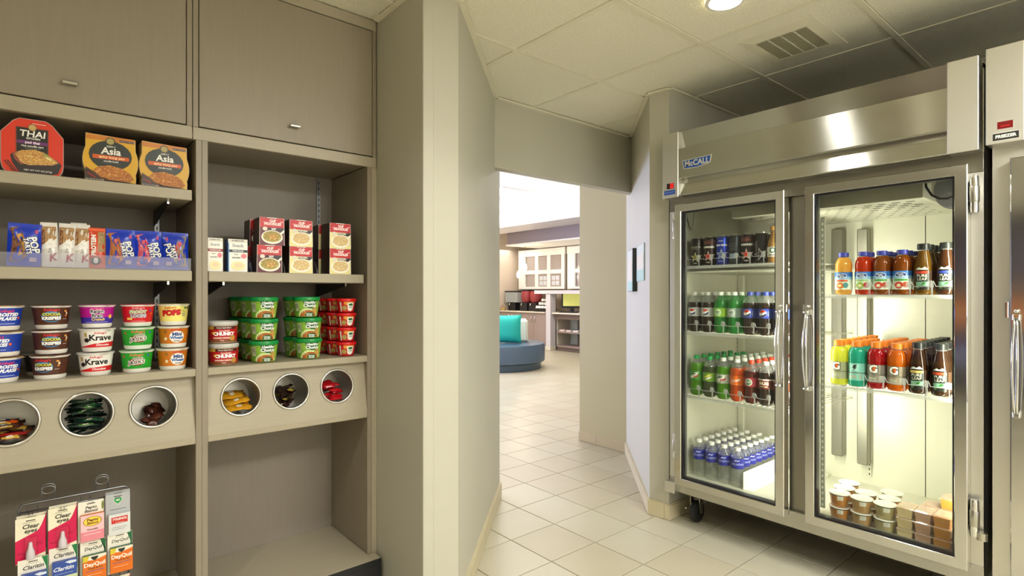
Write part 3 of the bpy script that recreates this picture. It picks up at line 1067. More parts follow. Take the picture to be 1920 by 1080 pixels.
bowl('redcup', 0.0305, 0.0385, 0.0485, 0.0415, 0.0105, mat('#b01a1c', 0.4), mat('#d31219', 0.35), rc, 0.036, 0, 0)
BZ = SH['low'][1] + 0.0005
G2 = 'soup bowls on the right bay shelf'
for k in range(2):
    inst('chunky', 'soup_bowl', 'red chunky soup bowl with grey lid, %s of two' % ('lower' if k == 0 else 'upper'), 'soup bowl', (0.500 - 0.003 * k, 2.178 + 0.052, BZ + 0.0805 * k), -0.18 - 0.05 * k, G2)
STK = ['bottom', 'middle', 'top']
for k in range(3):
    inst('hc', 'soup_bowl', 'green lidded soup bowl, %s of the stack beside the grey lidded bowls' % STK[k], 'soup bowl', (0.641, 2.178 + 0.054, BZ + 0.0828 * k), -0.24, G2)
    inst('hc', 'soup_bowl', 'green lidded soup bowl, %s of the second stack, beside red cups' % STK[k], 'soup bowl', (0.812 - (0.005 if k == 2 else 0), 2.178 + 0.054 + (0.01 if k == 2 else 0), BZ + 0.0828 * k), -0.30, G2)
    for r, (dx, dy) in enumerate(((-0.006, 0.1125), (-0.016, 0.225))):
        inst('hc', 'soup_bowl', 'shaded green bowl, %s layer, %s row behind the first green stack' % (STK[k], ORD[r + 1] if r else 'next'), 'soup bowl', (0.641 + dx, 2.232 + dy, BZ + 0.0828 * k), -0.24, G2)
    inst('hc', 'soup_bowl', 'shaded green bowl, %s layer, directly behind the second green stack' % STK[k], 'soup bowl', (0.806, 2.232 + 0.1185, BZ + 0.0828 * k), -0.30, G2)
FOUR = ['bottom', 'second', 'third', 'top']
for k in range(4):
    for r in range(3):
        lb = 'red lidded pasta cup, %s layer of the %s stack' % (FOUR[k], ['front', 'middle', 'rear'][r])
        inst('redcup', 'pasta_cup', lb, 'pasta cup', (0.966 - 0.010 * r, 2.178 + 0.043 + 0.0865 * r, BZ + 0.0602 * k), -0.30 + 0.05 * (k % 2), 'red pasta cups on the right bay shelf')


# ---- cartons
def carton(kind, w, h, d, body, ops, taper=0.0, top=None):
    mb = MB()
    t = taper
    v = [(-w / 2, 0, 0), (w / 2, 0, 0), (w / 2, d, 0), (-w / 2, d, 0), (-w / 2 + t, t, h), (w / 2 - t, t, h), (w / 2 - t, d - t, h), (-w / 2 + t, d - t, h)]
    mb.add(v, [(0, 3, 2, 1), (4, 5, 6, 7), (1, 2, 6, 5), (2, 3, 7, 6), (3, 0, 4, 7), (0, 1, 5, 4)], body)
    sf = lambda u, v, e: (u * (1 - 2 * t / w * v / h), t * v / h - e, v)
    lab = MB().ops(sf, ops, step=0.03)
    proto(kind, [('carton', mb), ('printed_front', lab)])


def noodle_ops(beef):
    bg = '#5e1220' if beef else '#e6dc9a'
    nm = 'BEEF' if beef else 'CHICKEN'
    W = 0.0455
    return [('r', -W, 0.0, W, 0.1035, '#efe9d8'), ('r', -W + 0.0012, 0.0, W - 0.0012, 0.073, bg), ('r', -W + 0.0012, 0.066, W - 0.0012, 0.103, '#c01a22'), ('p', [(-0.012, 0.064), (W - 0.0012, 0.066), (W - 0.0012, 0.052), (0.03, 0.052), (0.012, 0.056), (-0.012, 0.056)], '#2a2226'),
            ('e', 0.0, 0.030, 0.039, 0.026, '#f3efe2'), ('e', 0.0, 0.032, 0.034, 0.021, SOUP if beef else CREAMP), ('e', 0.004, 0.031, 0.016, 0.010, NOODLE if beef else CREAMP), ('p', [(0.028, 0.046), (0.044, 0.060), (0.0445, 0.052), (0.034, 0.040)], '#efeadc'),
            T('CUP', 0.002, 0.091, 0.0125, '#f7dcd8', 0.07), T('NOODLES', 0.002, 0.0795, 0.0135, '#f7dcd8', 0.07), T(nm, 0.006, 0.0605, 0.0085, '#f4f0e6', 0.04), ('e', -0.026, 0.0605, 0.009, 0.0075, '#ded6c6'), ('r', 0.030, 0.086, 0.040, 0.091, '#e8a0a0'), ('r', -0.034, 0.084, -0.022, 0.087, '#e88a8a'), ('r', -0.018, 0.1010, 0.018, 0.1035, '#f4efe6')]


NB = mat('#3a2622', 0.4, var=0.15)
carton('beef_box', 0.091, 0.1035, 0.092, NB, noodle_ops(True), 0.0015)
carton('chicken_box', 0.091, 0.1035, 0.092, NB, noodle_ops(False), 0.0015)
MZ = SH['mid'][1] + 0.0005
g = 'noodle cartons on the right bay shelf'
for kd, x, nm in (('beef_box', 0.648, 'dark red noodle soup carton'), ('chicken_box', 0.766, 'cream and red noodle carton, first column'), ('chicken_box', 0.925, 'cream and red noodle carton, column by the wall')):
    for k in range(2):
        dx = (0.009 if kd == 'beef_box' else 0.0) * k
        inst(kd, 'noodle_carton', '%s, %s of two' % (nm, ('lower', 'upper')[k]), 'noodle carton', (x + dx, 2.182, MZ + 0.1042 * k), -0.03 if kd == 'beef_box' else 0.0, g)
        inst(kd, 'noodle_carton', '%s, %s one of the row behind' % (nm, ('lower', 'upper')[k]), 'noodle carton', (x + dx - 0.008, 2.182 + 0.097, MZ + 0.1042 * k), -0.03, g)


def snack_ops(side, nm, band):
    W = 0.0325
    return [('r', -W, 0, W, 0.119, '#f2efe6'), ('r', -W, 0.107, W, 0.119, '#dcd8cc'), T('BUMBLE BEE', 0, 0.113, 0.0075, '#55524a', 0.02), T('Snack', 0, 0.0955, 0.0165, '#8a929a', 0.02), ('r', -W, 0.071, W, 0.0805, band), T(nm, 0, 0.0757, 0.0062, '#f2f2ee', 0.04),
            T('WITH', -0.006, 0.063, 0.0055, '#3a3a36', 0.02), T('CRACKERS', -0.006, 0.051, 0.0058, '#3a3a36', 0.04), ('e', 0.020, 0.058, 0.010, 0.009, '#e8808c'), ('e', 0.0, 0.022, 0.024, 0.016, '#e9e2a8'), ('e', 0.002, 0.024, 0.015, 0.008, '#e8cfae'), ('r', -W, 0, -W + 0.003, 0.105, side)]


red_ops = []
for o in snack_ops('#d8d4c8', 'CHICKEN SALAD', '#8e1c26'):
    o = list(o)
    if o[0] == 'r':
        o[1], o[3] = max(o[1], -0.0252), min(o[3], 0.0252)
    elif o[0] == 't':
        o[4] *= 0.78
        o[2] *= 0.78
    elif o[0] == 'e':
        o[1] *= 0.75
        o[3] *= 0.75
    red_ops.append(tuple(o))
carton('snack_red', 0.0505, 0.119, 0.05, mat('#b8202c', 0.4), red_ops)
carton('snack_blue', 0.066, 0.119, 0.05, mat('#2a6ab4', 0.4), snack_ops('#5a9ad8', 'TUNA SALAD', '#24303e'))
inst('snack_red', 'snack_box', 'white snack box with red sides at the left cabinet stile', 'snack box', (0.4635, 2.186, MZ), 0.0)
inst('snack_blue', 'snack_box', 'white snack box with blue sides beside the noodle cartons', 'snack box', (0.5385, 2.186, MZ), 0.0)
for i, (x, nb) in enumerate(((0.512, 'between the two snack boxes'), (0.586, 'between blue snack box and dark noodle cartons'), (0.706, 'between dark and cream noodle cartons'), (0.832, 'beside the middle noodle cartons'))):
    t = thing('shelf_divider', 'clear plastic shelf divider %s' % nb, 'divider', (x, 2.19, MZ), 0, 'clear dividers on the right bay shelf')
    part('fin', MB().prism([(-0.001, 0, 0.001), (-0.001, 0.24, 0.001), (-0.001, 0.24, 0.05), (-0.001, 0.03, 0.05), (-0.001, 0, 0.018)], (0.002, 0, 0), FILM), t)
    part('foot', MB().box((-0.007, 0, 0.0), (0.007, 0.24, 0.001), FILM), t)

# ---- noodle meal boxes on the top shelf
TZ = SH['top'][1] + 0.0005


def outline_box(kind, pts, d, body, ops, edge):
    mb = MB().prism([(p[0], 0, p[1]) for p in pts], (0, d, 0), body)
    lab = MB().ops(flat_surf(0), ops, step=0.05)
    proto(kind, [('sleeve', mb), ('printed_front', lab)])


tp = [(-0.060, 0.0), (0.060, 0.0), (0.068, 0.012), (0.0715, 0.03), (0.0715, 0.118), (0.044, 0.155), (0.030, 0.164), (-0.030, 0.164), (-0.044, 0.155), (-0.0715, 0.118), (-0.0715, 0.03), (-0.068, 0.012)]
outline_box('thai', tp, 0.075, mat('#b9b5ae', 0.4), [
    ('p', [(p[0] * 0.985, 0.001 + p[1] * 0.985) for p in tp], '#d8320f'), ('r', -0.0385, 0.02, 0.036, 0.138, '#6e3a22'), ('r', -0.036, 0.02, 0.0335, 0.1355, '#191513'), ('r', -0.036, 0.089, 0.0335, 0.0985, '#6a2a6e'),
    ('e', -0.001, 0.139, 0.0105, 0.0105, '#7d5a2e'), ('e', -0.001, 0.139, 0.0085, 0.0085, '#c8a868'), T('THAI', -0.001, 0.119, 0.0265, '#f4f0e8', 0.02, 0.1), T('KITCHEN', 0.001, 0.1055, 0.0075, '#f0ece2', 0.03), T('pad thai', -0.001, 0.0937, 0.0105, '#f0e2ee', 0.03), T('rice noodle cart', -0.001, 0.083, 0.0078, '#e8e4dc', 0.03), ('r', -0.022, 0.0775, 0.02, 0.0782, '#8a8680'), ('r', -0.018, 0.0745, 0.016, 0.0752, '#8a8680'),
    ('p', [(-0.050, 0.052), (-0.043, 0.060), (0.060, 0.046), (0.0665, 0.035), (0.058, 0.008), (0.038, 0.001), (-0.030, 0.001), (-0.046, 0.030)], '#2c211e'), ('p', [(-0.046, 0.056), (-0.036, 0.064), (0.055, 0.050), (0.062, 0.040), (0.055, 0.040), (-0.028, 0.026), (-0.041, 0.040)], '#8c4a34'),
    ('p', [(-0.040, 0.056), (-0.026, 0.068), (0.004, 0.074), (0.026, 0.068), (0.046, 0.054), (0.058, 0.041), (0.046, 0.033), (-0.010, 0.026), (-0.026, 0.032)], NOODLE), ('p', [(0.018, 0.066), (0.032, 0.063), (0.04, 0.056), (0.03, 0.055)], '#8a9a4a'), ('p', [(0.030, 0.057), (0.044, 0.050), (0.04, 0.046), (0.03, 0.052)], '#e6dc9a'),
    T('NET WT 9.77 OZ (277g)', 0.012, 0.011, 0.0062, '#e8e4dc', 0.02), ('r', -0.002, 0.150, 0.030, 0.1515, '#f0d8c8'), ('p', [(-0.064, 0.032), (-0.062, 0.034), (-0.040, 0.004), (-0.043, 0.003)], '#5c2b16'), ('p', [(-0.058, 0.034), (-0.056, 0.036), (-0.034, 0.004), (-0.037, 0.003)], '#5c2b16')], None)
ap = [(-0.066, 0.0), (0.066, 0.0), (0.067, 0.022)] + [(0.0655 + 0.0075 * math.sin(PI * k / 8), 0.03 + 0.078 * k / 8) for k in range(9)] + [(0.065, 0.146), (-0.065, 0.150)] + [(-0.0655 - 0.0075 * math.sin(PI * (8 - k) / 8), 0.03 + 0.078 * (8 - k) / 8) for k in range(9)] + [(-0.067, 0.022)]
outline_box('asia', ap, 0.085, mat('#c9b284', 0.35), [
    ('p', [(p[0] * 0.985, 0.001 + p[1] * 0.985) for p in ap], mat('#d7a51c', 0.4)), ('r', -0.064, 0.132, 0.062, 0.147, mat('#c87a1a', 0.4)), ('r', 0.022, 0.133, 0.062, 0.140, '#2e1c2c'), T("MADE IN 9 MINUTES", 0.043, 0.1365, 0.0045, '#d8c8b8', 0.0),
    ('e', -0.001, 0.086, 0.0565, 0.047, '#3a3722'), ('e', -0.001, 0.086, 0.0545, 0.045, '#2a302c'), ('e', -0.002, 0.131, 0.013, 0.0125, '#3a3322'), ('e', -0.002, 0.131, 0.010, 0.0098, '#a89a5a'), T('SIMPLY', 0.0, 0.114, 0.0078, '#d8d4c4', 0.02), T('Asia', 0.0, 0.0985, 0.030, '#f4f2ea', 0.025, 0.05),
    ('r', -0.0475, 0.073, 0.0475, 0.0855, '#cf5a1c'), T('spicy kung pao', 0.002, 0.0795, 0.0115, '#f6d8a8', 0.02, 0.1), T('noodle bowl', 0.0, 0.067, 0.0075, '#e8e6de', 0.03), ('r', -0.024, 0.0605, 0.026, 0.0612, '#7a7a70'),
    ('p', [(-0.066, 0.038), (-0.062, 0.040), (-0.020, 0.004), (0.066, 0.002), (0.066, 0.0), (-0.066, 0.0)], '#3c2c22'), ('p', [(-0.046, 0.034), (-0.032, 0.048), (-0.004, 0.054), (0.028, 0.048), (0.05, 0.034), (0.060, 0.016), (0.050, 0.006), (-0.006, 0.008), (-0.028, 0.016)], NOODLE2),
    ('p', [(-0.066, 0.041), (-0.064, 0.043), (-0.014, 0.006), (-0.018, 0.004)], '#6a3a1c'), ('p', [(-0.064, 0.024), (-0.058, 0.026), (-0.036, 0.012), (-0.044, 0.010)], '#8a2a1c'), T('NET WT 8.5 OZ (240g)', -0.042, 0.0055, 0.0048, '#d8d0c4', 0.01)], None)
inst('thai', 'noodle_box', 'red octagonal noodle meal box with black panel on top shelf', 'noodle box', (-0.027, 2.19, TZ), 0.0)
inst('asia', 'noodle_box', 'yellow noodle bowl box nearest the red box', 'noodle box', (0.163, 2.19, TZ), -0.03, 'yellow noodle bowl boxes')
inst('asia', 'noodle_box', 'yellow noodle bowl box nearest the middle stile', 'noodle box', (0.311, 2.19, TZ), 0.02, 'yellow noodle bowl boxes')


# ---- snack packets
def packet(kind, w, h, th, body, ops, crimp=0.01, teeth=True):
    def thick(u, v):
        a = abs(2 * u / w)
        k = (v - h / 2) / (h / 2 - crimp)
        k = min(1, abs(k))
        return th * (1 - a ** 3) * max(0, (1 - k ** 3.5))

    def jig(u, v):
        return 0.0012 * math.sin(u * 170 + v * 60) * math.sin(v * 140 - u * 50)
    mb = MB()
    nu, nv = 10, 14

    def fr(a, b):
        u, v = (a - 0.5) * w, b * h
        return (u, -thick(u, v) - jig(u, v) * thick(u, v) / th - 0.0003, v)

    def bk(a, b):
        u, v = (0.5 - a) * w, b * h
        return (u, thick(u, v) * 0.7 + 0.0003, v)
    mb.grid(fr, nu, nv, body)
    mb.grid(bk, nu, nv, body)
    if teeth:
        n = int(w / 0.004)
        for z, dz in ((h, 0.002), (0, -0.002)):
            vs, fs = [], []
            for k in range(n):
                b0 = len(vs)
                x0, x1 = -w / 2 + w * k / n, -w / 2 + w * (k + 1) / n
                vs += [(x0, 0, z), (x1, 0, z), ((x0 + x1) / 2, 0, z + dz)]
                fs.append((b0, b0 + 1, b0 + 2))
            mb.add(vs, fs, body)
    sf = lambda u, v, e: (u, -thick(u, v) - jig(u, v) * thick(u, v) / th - 0.0006 - e, v)
    lab = MB().ops(sf, ops, e0=0.0005, de=0.0002, step=0.006)
    proto(kind, [('wrapper', mb), ('printed_front', lab)])


def foil(h):
    return mat(h, 0.22, var=0.12, scale=25, spec=0.6, bump=0.25, bscale=45)


def toaster(kind, food, accent, flip=False):
    s = -1 if flip else 1
    ops = [('p', [(s * -0.034, 0.012), (s * -0.010, 0.012), (s * 0.006, 0.03), (s * -0.002, 0.09), (s * -0.012, 0.118), (s * -0.034, 0.114)], food), ('p', [(s * -0.014, 0.03), (s * -0.004, 0.034), (s * 0.004, 0.055), (s * 0.002, 0.08), (s * -0.010, 0.098), (s * -0.02, 0.092), (s * -0.008, 0.07)], accent),
           T('POP', s * 0.021, 0.064, 0.027, '#0b1c4c', 0.11, 0.0, -1.35), T('POP', s * 0.021, 0.064, 0.027, '#f4f4f2', 0.03, 0.0, -1.35), T('TARTS', s * 0.006, 0.060, 0.0165, '#0b1c4c', 0.12, 0.0, -1.35), T('TARTS', s * 0.006, 0.060, 0.0165, '#f2f2f0', 0.03, 0.0, -1.35), ('e', s * 0.026, 0.105, 0.004, 0.007, '#b04a7a'), ('r', s * 0.012, 0.014, s * 0.028, 0.026, '#b9a6c4')]
    packet(kind, 0.0775, 0.128, 0.012, foil('#1436b4'), ops)


toaster('tart_choc', CHOCP, '#c08a1e')
toaster('tart_brown', mat('#a8642a', 0.4, var=0.3, scale=90), '#c24a26')
toaster('tart_straw', BERRYP, '#c01a30')
toaster('tart_red', mat('#8a7a62', 0.5, var=0.4, scale=200), '#b81a2e', True)
packet('bar_white', 0.0405, 0.136, 0.009, foil('#d8d4cc'), [('p', [(-0.018, 0.075), (0.0, 0.07), (0.017, 0.085), (0.017, 0.124), (-0.018, 0.124)], NUTP), ('r', -0.019, 0.062, -0.011, 0.124, '#7a4a30'), ('p', [(-0.018, 0.066), (-0.004, 0.078), (0.006, 0.088), (0.010, 0.076), (0.017, 0.088), (0.017, 0.060), (-0.018, 0.052)], '#e9e6df'),
                                                          T('Special', 0.0, 0.056, 0.011, '#8a8884', 0.0, 0.3, 1.5), T('K', 0.004, 0.026, 0.030, '#a8203a', 0.02, 0.4, 0.3)])
packet('bar_orange', 0.042, 0.128, 0.010, foil('#c8401c'), [('r', 0.002, 0.05, 0.0195, 0.116, NUTP), ('r', 0.006, 0.085, 0.018, 0.108, '#5d9a3a'), T('PROTEIN', -0.009, 0.072, 0.0165, '#f4efe6', 0.05, 0.0, PI / 2), ('e', -0.004, 0.022, 0.014, 0.013, '#2a2a2e'), T('8', -0.004, 0.022, 0.022, '#f2f2ee', 0.05), ('r', -0.021, 0.118, 0.021, 0.126, '#e0561c')])
PK = [('tart_choc', -0.048, 2.204, 'blue packet with chocolate pastry at the left end of the row', 0.03, 'pastry packet'), ('bar_white', 0.0135, 2.206, 'white snack bar beside the chocolate pastry packet', -0.03, 'snack bar'), ('bar_white', 0.0515, 2.204, 'white snack bar in the middle of three', 0.02, 'snack bar'), ('bar_white', 0.0905, 2.207, 'white snack bar beside the orange bar', 0.0, 'snack bar'), ('bar_white', 0.083, 2.232, 'white snack bar standing behind the front bars', 0.0, 'snack bar'),
      ('bar_orange', 0.1285, 2.204, 'orange protein bar beside the white bars', 0.0, 'snack bar'), ('tart_brown', 0.1905, 2.205, 'blue packet with brown sugar pastry beside the orange bar', 0.0, 'pastry packet'), ('tart_straw', 0.268, 2.204, 'blue packet with pink berry pastry', -0.02, 'pastry packet'), ('tart_red', 0.3455, 2.205, 'blue packet with lettering at left, nearest the stile', 0.0, 'pastry packet')]
for i, (kd, x, y, lb, ry, cat) in enumerate(PK):
    dz = 0.003 if kd != 'bar_white' else 0.003
    if i == 4:
        dz = 0.010
    inst(kd, 'snack_packet' if cat == 'pastry packet' else 'snack_bar', lb, cat, (x, y + 0.004, MZ + dz), -x * 0.12, 'snack packets on the left middle shelf', rx=-0.07, ry=ry)
t = thing('shelf_lip', 'clear plastic front lip along the snack packet shelf', 'shelf lip', (0, 0, 0))
part('lip', MB().box((-0.19, 2.1665, MZ), (0.385, 2.1685, MZ + 0.042), FILM), t)
part('foot', MB().box((-0.19, 2.1685, MZ - 0.0003), (0.385, 2.19, MZ + 0.0012), FILM), t)


# ---- candies in the bins
def stick(kind, L, w, th, h1, h2, n=6, tw=0.0):
    mb = MB()

    def fr(s):
        def q(a, b):
            u, v = (a - 0.5) * L, (b - 0.5) * w
            k = max(0, 1 - abs(2 * u / L) ** 4) * max(0, 1 - abs(2 * v / w) ** 2)
            return (u, v + 0.002 * math.sin(u * 160), s * th * k)
        return q
    mb.grid(fr(1), 8, 4, foil(h1))
    mb.grid(fr(-1), 8, 4, foil(h1))
    lab = MB()
    if h2:
        lab.grid(lambda a, b: (fr(1)(0.25 + a * 0.5, 0.15 + b * 0.7)[0], fr(1)(0.25 + a * 0.5, 0.15 + b * 0.7)[1], fr(1)(0.25 + a * 0.5, 0.15 + b * 0.7)[2] + 0.0008), 4, 3, foil(h2))
        lab.grid(lambda a, b: (fr(1)(0.38 + a * 0.2, 0.3 + b * 0.4)[0], fr(1)(0.38 + a * 0.2, 0.3 + b * 0.4)[1], fr(1)(0.38 + a * 0.2, 0.3 + b * 0.4)[2] + 0.0014), 2, 2, foil('#e6dcc0'))
    ps = [('wrapper', mb)]
    if h2:
        ps.append(('printed_band', lab))
    proto(kind, ps)


stick('c0a', 0.07, 0.02, 0.006, '#d2541a', '#2a2a3a')
stick('c0b', 0.075, 0.016, 0.005, '#4a2c1c', '#c8a03a')
stick('c0c', 0.065, 0.018, 0.005, '#8e1f1c', None)
stick('c1a', 0.085, 0.011, 0.0035, '#1f2a24', None)
stick('c1b', 0.08, 0.011, 0.0035, '#123a2c', '#2d5f3a')
stick('c1c', 0.075, 0.013, 0.004, '#2c3a30', '#4a7a3a')
stick('c2a', 0.036, 0.030, 0.011, '#4a2418', None)
stick('c3a', 0.085, 0.040, 0.007, '#d59a24', '#c88a1c')
stick('c3b', 0.075, 0.034, 0.0065, '#c9821e', '#4a6a2a')
stick('c4a', 0.10, 0.016, 0.005, '#35241e', None)
stick('c4b', 0.085, 0.022, 0.006, '#b9a044', '#6d7a2a')
stick('c5a', 0.055, 0.020, 0.007, '#b3121c', None)
FILLS = [(['c0a', 'c0b', 'c0c', 'c0b', 'c0b', 'c0a', 'c0b', 'c0c'], 22, 'foil chocolate bar among the orange and brown bars', 'bars in the orange candy bin', 0.35, (3, 3)),
         (['c1a', 'c1b', 'c1a', 'c1a', 'c1c'], 46, 'thin dark green wrapped strip in the second bin', 'strips in the dark green bin', 0.5, (3, 5)),
         (['c2a'], 10, 'brown foil wrapped chunk in the third bin', 'chunks in the brown candy bin', 0.9, (3, 2)),
         (['c3a', 'c3b', 'c3a'], 10, 'small yellow snack bag in the fourth bin', 'bags in the yellow snack bin', 0.35, (2, 2)),
         (['c4a', 'c4a', 'c4b', 'c4a'], 18, 'dark brown or yellow wrapped stick in the fifth bin', 'sticks in the dark candy bin', 0.4, (3, 3)),
         (['c5a'], 16, 'red wrapped candy in the sixth bin', 'candies in the red bin', 0.6, (3, 3))]
rnd = random.Random(21)
CN6 = {'c0a': 'orange chocolate bar in the leftmost candy bin', 'c0b': 'brown and gold chocolate bar in the leftmost candy bin', 'c0c': 'dark red bar in the leftmost candy bin',
       'c1a': 'blackish green strip in the packed strip bin', 'c1b': 'deep green banded strip in the packed strip bin', 'c1c': 'grey green strip with light band in the packed strip bin',
       'c2a': 'brown foil wrapped chunk in the round bin by the stile', 'c3a': 'golden yellow snack bag in the yellow bin', 'c3b': 'amber snack bag with green print in the yellow bin',
       'c4a': 'dark brown stick in the middle bin of the right bay', 'c4b': 'yellow wrapped stick in the middle bin of the right bay', 'c5a': 'red wrapped candy in the bin by the wall'}
for bi, (kinds, n, lb, grp, spread, dims) in enumerate(FILLS):
    base = Vector(bin_places[bi])
    M = Matrix.Translation(base) @ Matrix.Rotation(-SLANT, 4, 'X')
    R = 0.0625
    for k in range(n):
        kd = kinds[k % len(kinds)]
        fr = k / n
        lvl = -R + 0.008 + fr * (0.10 if bi == 1 else 0.062 if bi in (0, 2) else 0.078)
        wid = math.sqrt(max(0.0001, R * R - lvl * lvl))
        L, W_ = {'c0': (0.075, 0.02), 'c1': (0.085, 0.013), 'c2': (0.036, 0.03), 'c3': (0.085, 0.04), 'c4': (0.10, 0.022), 'c5': (0.055, 0.02)}[kd[:2]]
        yaw = rnd.gauss(0, spread * 0.7)
        if kd[:2] == 'c4':
            yaw += 0.9
        ey = abs(math.sin(yaw)) * L / 2 + abs(math.cos(yaw)) * W_ / 2
        ex = abs(math.cos(yaw)) * L / 2 + abs(math.sin(yaw)) * W_ / 2
        yy = 0.012 + rnd.random() * 0.07 + (0.05 * fr if bi != 1 else 0.02)
        yy = min(max(yy, ey + 0.003), 0.145 - ey)
        span = max(0.0, wid - ex - 0.003)
        xx = rnd.uniform(-1, 1) * span
        if span == 0:
            lvl = max(lvl, -math.sqrt(max(0, R * R - min(ex, R) ** 2)) + 0.004)
        p = M @ Vector((xx, yy, lvl))
        hgt = ['under', 'low in', 'midway up', 'high in', 'on top of'][min(4, int(fr * 5))]
        inst(kd, 'candy', CN6[kd].replace(' in the ', ' %s the pile in the ' % hgt, 1), 'candy', p, yaw, grp, rx=rnd.uniform(0.1, 0.6), ry=rnd.gauss(0, 0.10))

# ---- wire rack with medicine cards
rk = thing('wire_rack', 'grey wire display rack holding medicine cards, under the candy bins', 'rack', (0.079, 2.285, 0.179), 0)
mb = MB()
mb.tube([(-0.140, 0, 0.0), (-0.140, 0, 0.425), (-0.134, 0, 0.437), (-0.128, 0, 0.44), (0.128, 0, 0.44), (0.134, 0, 0.437), (0.140, 0, 0.425), (0.140, 0, 0.0)], 0.0032, WIRE, 8)
part('outer_frame', mb, rk)
mb = MB()
for z in (0.415, 0.27, 0.13, 0.01):
    mb.tube([(-0.14, 0, z), (0.14, 0, z)], 0.0022, WIRE)
for x in (-0.12, -0.095, -0.05, -0.03, 0.012, 0.035, 0.09, 0.115):
    mb.tube([(x, 0.002, 0.0), (x, 0.002, 0.43)], 0.0016, WIRE)
part('wire_grid', mb, rk)
for x in (-0.070, 0.067):
    mb = MB()
    pts = [(x - 0.016, 0, 0.437), (x - 0.017, 0, 0.47)] + [(x + 0.017 * math.cos(PI - PI * k / 8), 0, 0.478 + 0.014 * math.sin(PI * k / 8)) for k in range(9)] + [(x + 0.017, 0, 0.47), (x + 0.016, 0, 0.437)]
    mb.tube(pts, 0.0018, WIRE)
    mb.tube([(x + 0.0165 * math.cos(2 * PI * k / 16), -0.002, 0.473 + 0.012 * math.sin(2 * PI * k / 16)) for k in range(16)], 0.0015, WIRE, closed=True)
    part('hanging_loop', mb, rk)
mb = MB()
for x in (-0.112, -0.036, 0.035, 0.106):
    for z in (0.415, 0.27, 0.13):
        mb.tube([(x - 0.004, 0.0, z), (x - 0.004, -0.05, z + 0.004), (x - 0.004, -0.055, z + 0.008)], 0.0013, WIRE)
        mb.tube([(x + 0.004, 0.0, z), (x + 0.004, -0.05, z + 0.004), (x + 0.004, -0.055, z + 0.008)], 0.0013, WIRE)
p = part('hook', mb, rk)
p['kind'] = 'stuff'


def card(kind, w, h, ops, extra):
    mb = MB().box((-w / 2, 0, -h), (w / 2, 0.0012, 0), pm('#eee6d0'), 0.0004)
    lab = MB().ops(lambda u, v, e: (u, -e, v), ops, e0=0.0002, de=0.00008, step=0.05)
    proto(kind, [('card', mb), ('printed_front', lab)] + extra)


def slot(w):
    return ('r', -0.011, -0.010, 0.011, -0.0075, '#3a362e')


CRV = [(-0.034 + 0.068 * k / 8, -0.05 + 0.026 * (1 / (1 + math.exp(-(k - 4) * 1.0)))) for k in range(9)]
CURV = [(-0.034, -0.064), (-0.022, -0.058), (-0.006, -0.051), (0.008, -0.047), (0.022, -0.040), (0.030, -0.028), (0.033, -0.016), (0.0345, -0.004)]
def s_top(u):
    k = (u + 0.035) / 0.07
    return -0.066 + 0.030 * k if k < 0.7 else -0.045 + 0.046 * ((k - 0.7) / 0.3) ** 1.6


def s_bot(u):
    k = (u + 0.035) / 0.07
    return -0.136 + 0.024 * k ** 0.7


PINK = []
for k_ in range(14):
    ua, ub = -0.035 + 0.005 * k_, -0.030 + 0.005 * k_
    PINK.append(('p', [(ua, s_bot(ua)), (ub, s_bot(ub)), (ub, min(-0.0005, s_top(ub))), (ua, min(-0.0005, s_top(ua)))], '#d3104f'))
blist = MB()
blist.lathe([(0.0, 0), (0.0105, 0.0), (0.0115, 0.004), (0.0105, 0.020), (0.006, 0.034), (0.0045, 0.048), (0.0035, 0.05), (0, 0.05)], clear('eyedrop_bottle', (0.75, 0.72, 0.74), 1.45, 0.1, milk=0.75, milkcol=(0.85, 0.8, 0.83)), 16, Matrix.Translation((0.0, -0.010, -0.122)))
blist2 = MB().box((-0.016, -0.014, -0.126), (0.018, -0.0005, -0.056), clear('blister', (0.97, 0.93, 0.95), 1.45, 0.03), 0.004)
card('clear_eyes', 0.070, 0.136, [('r', -0.035, -0.136, 0.035, 0.0, '#efe8cc'), *PINK, slot(0.07), T('Clear', 0.0, -0.0265, 0.0175, '#2a2a20', 0.02, 0.15), T('eyes', 0.0, -0.040, 0.0165, '#2a2a20', 0.02, 0.15), ('r', 0.012, -0.080, 0.028, -0.0815, '#8a0a34'), ('r', 0.012, -0.085, 0.026, -0.0865, '#8a0a34'), ('r', -0.030, -0.104, -0.014, -0.1055, '#8a0a34'), T('0.2 OZ', 0.024, -0.125, 0.006, '#3a3628', 0.03), ('r', -0.018, -0.0135, 0.014, -0.0145, '#77705a')],
     [('bottle', blist), ('blister', blist2)])


def boxed(kind, w, h, top, ops_card, bw, bh, bz, side, ops_box):
    bx = MB().box((-bw / 2 + 0.003, -0.018, bz - bh), (bw / 2 + 0.003, -0.0008, bz), pm(side), 0.0008)
    fr = MB().ops(lambda u, v, e: (u + 0.003, -0.018 - e, v + bz), [(o[0], *o[1:]) for o in ops_box], e0=0.0003, de=0.0001, step=0.05)
    bx2 = [('packet_box', bx), ('printed_front_panel', fr)]
    card(kind, w, h, [('r', -w / 2, -h, w / 2, 0, '#eee9da')] + ops_card, bx2)


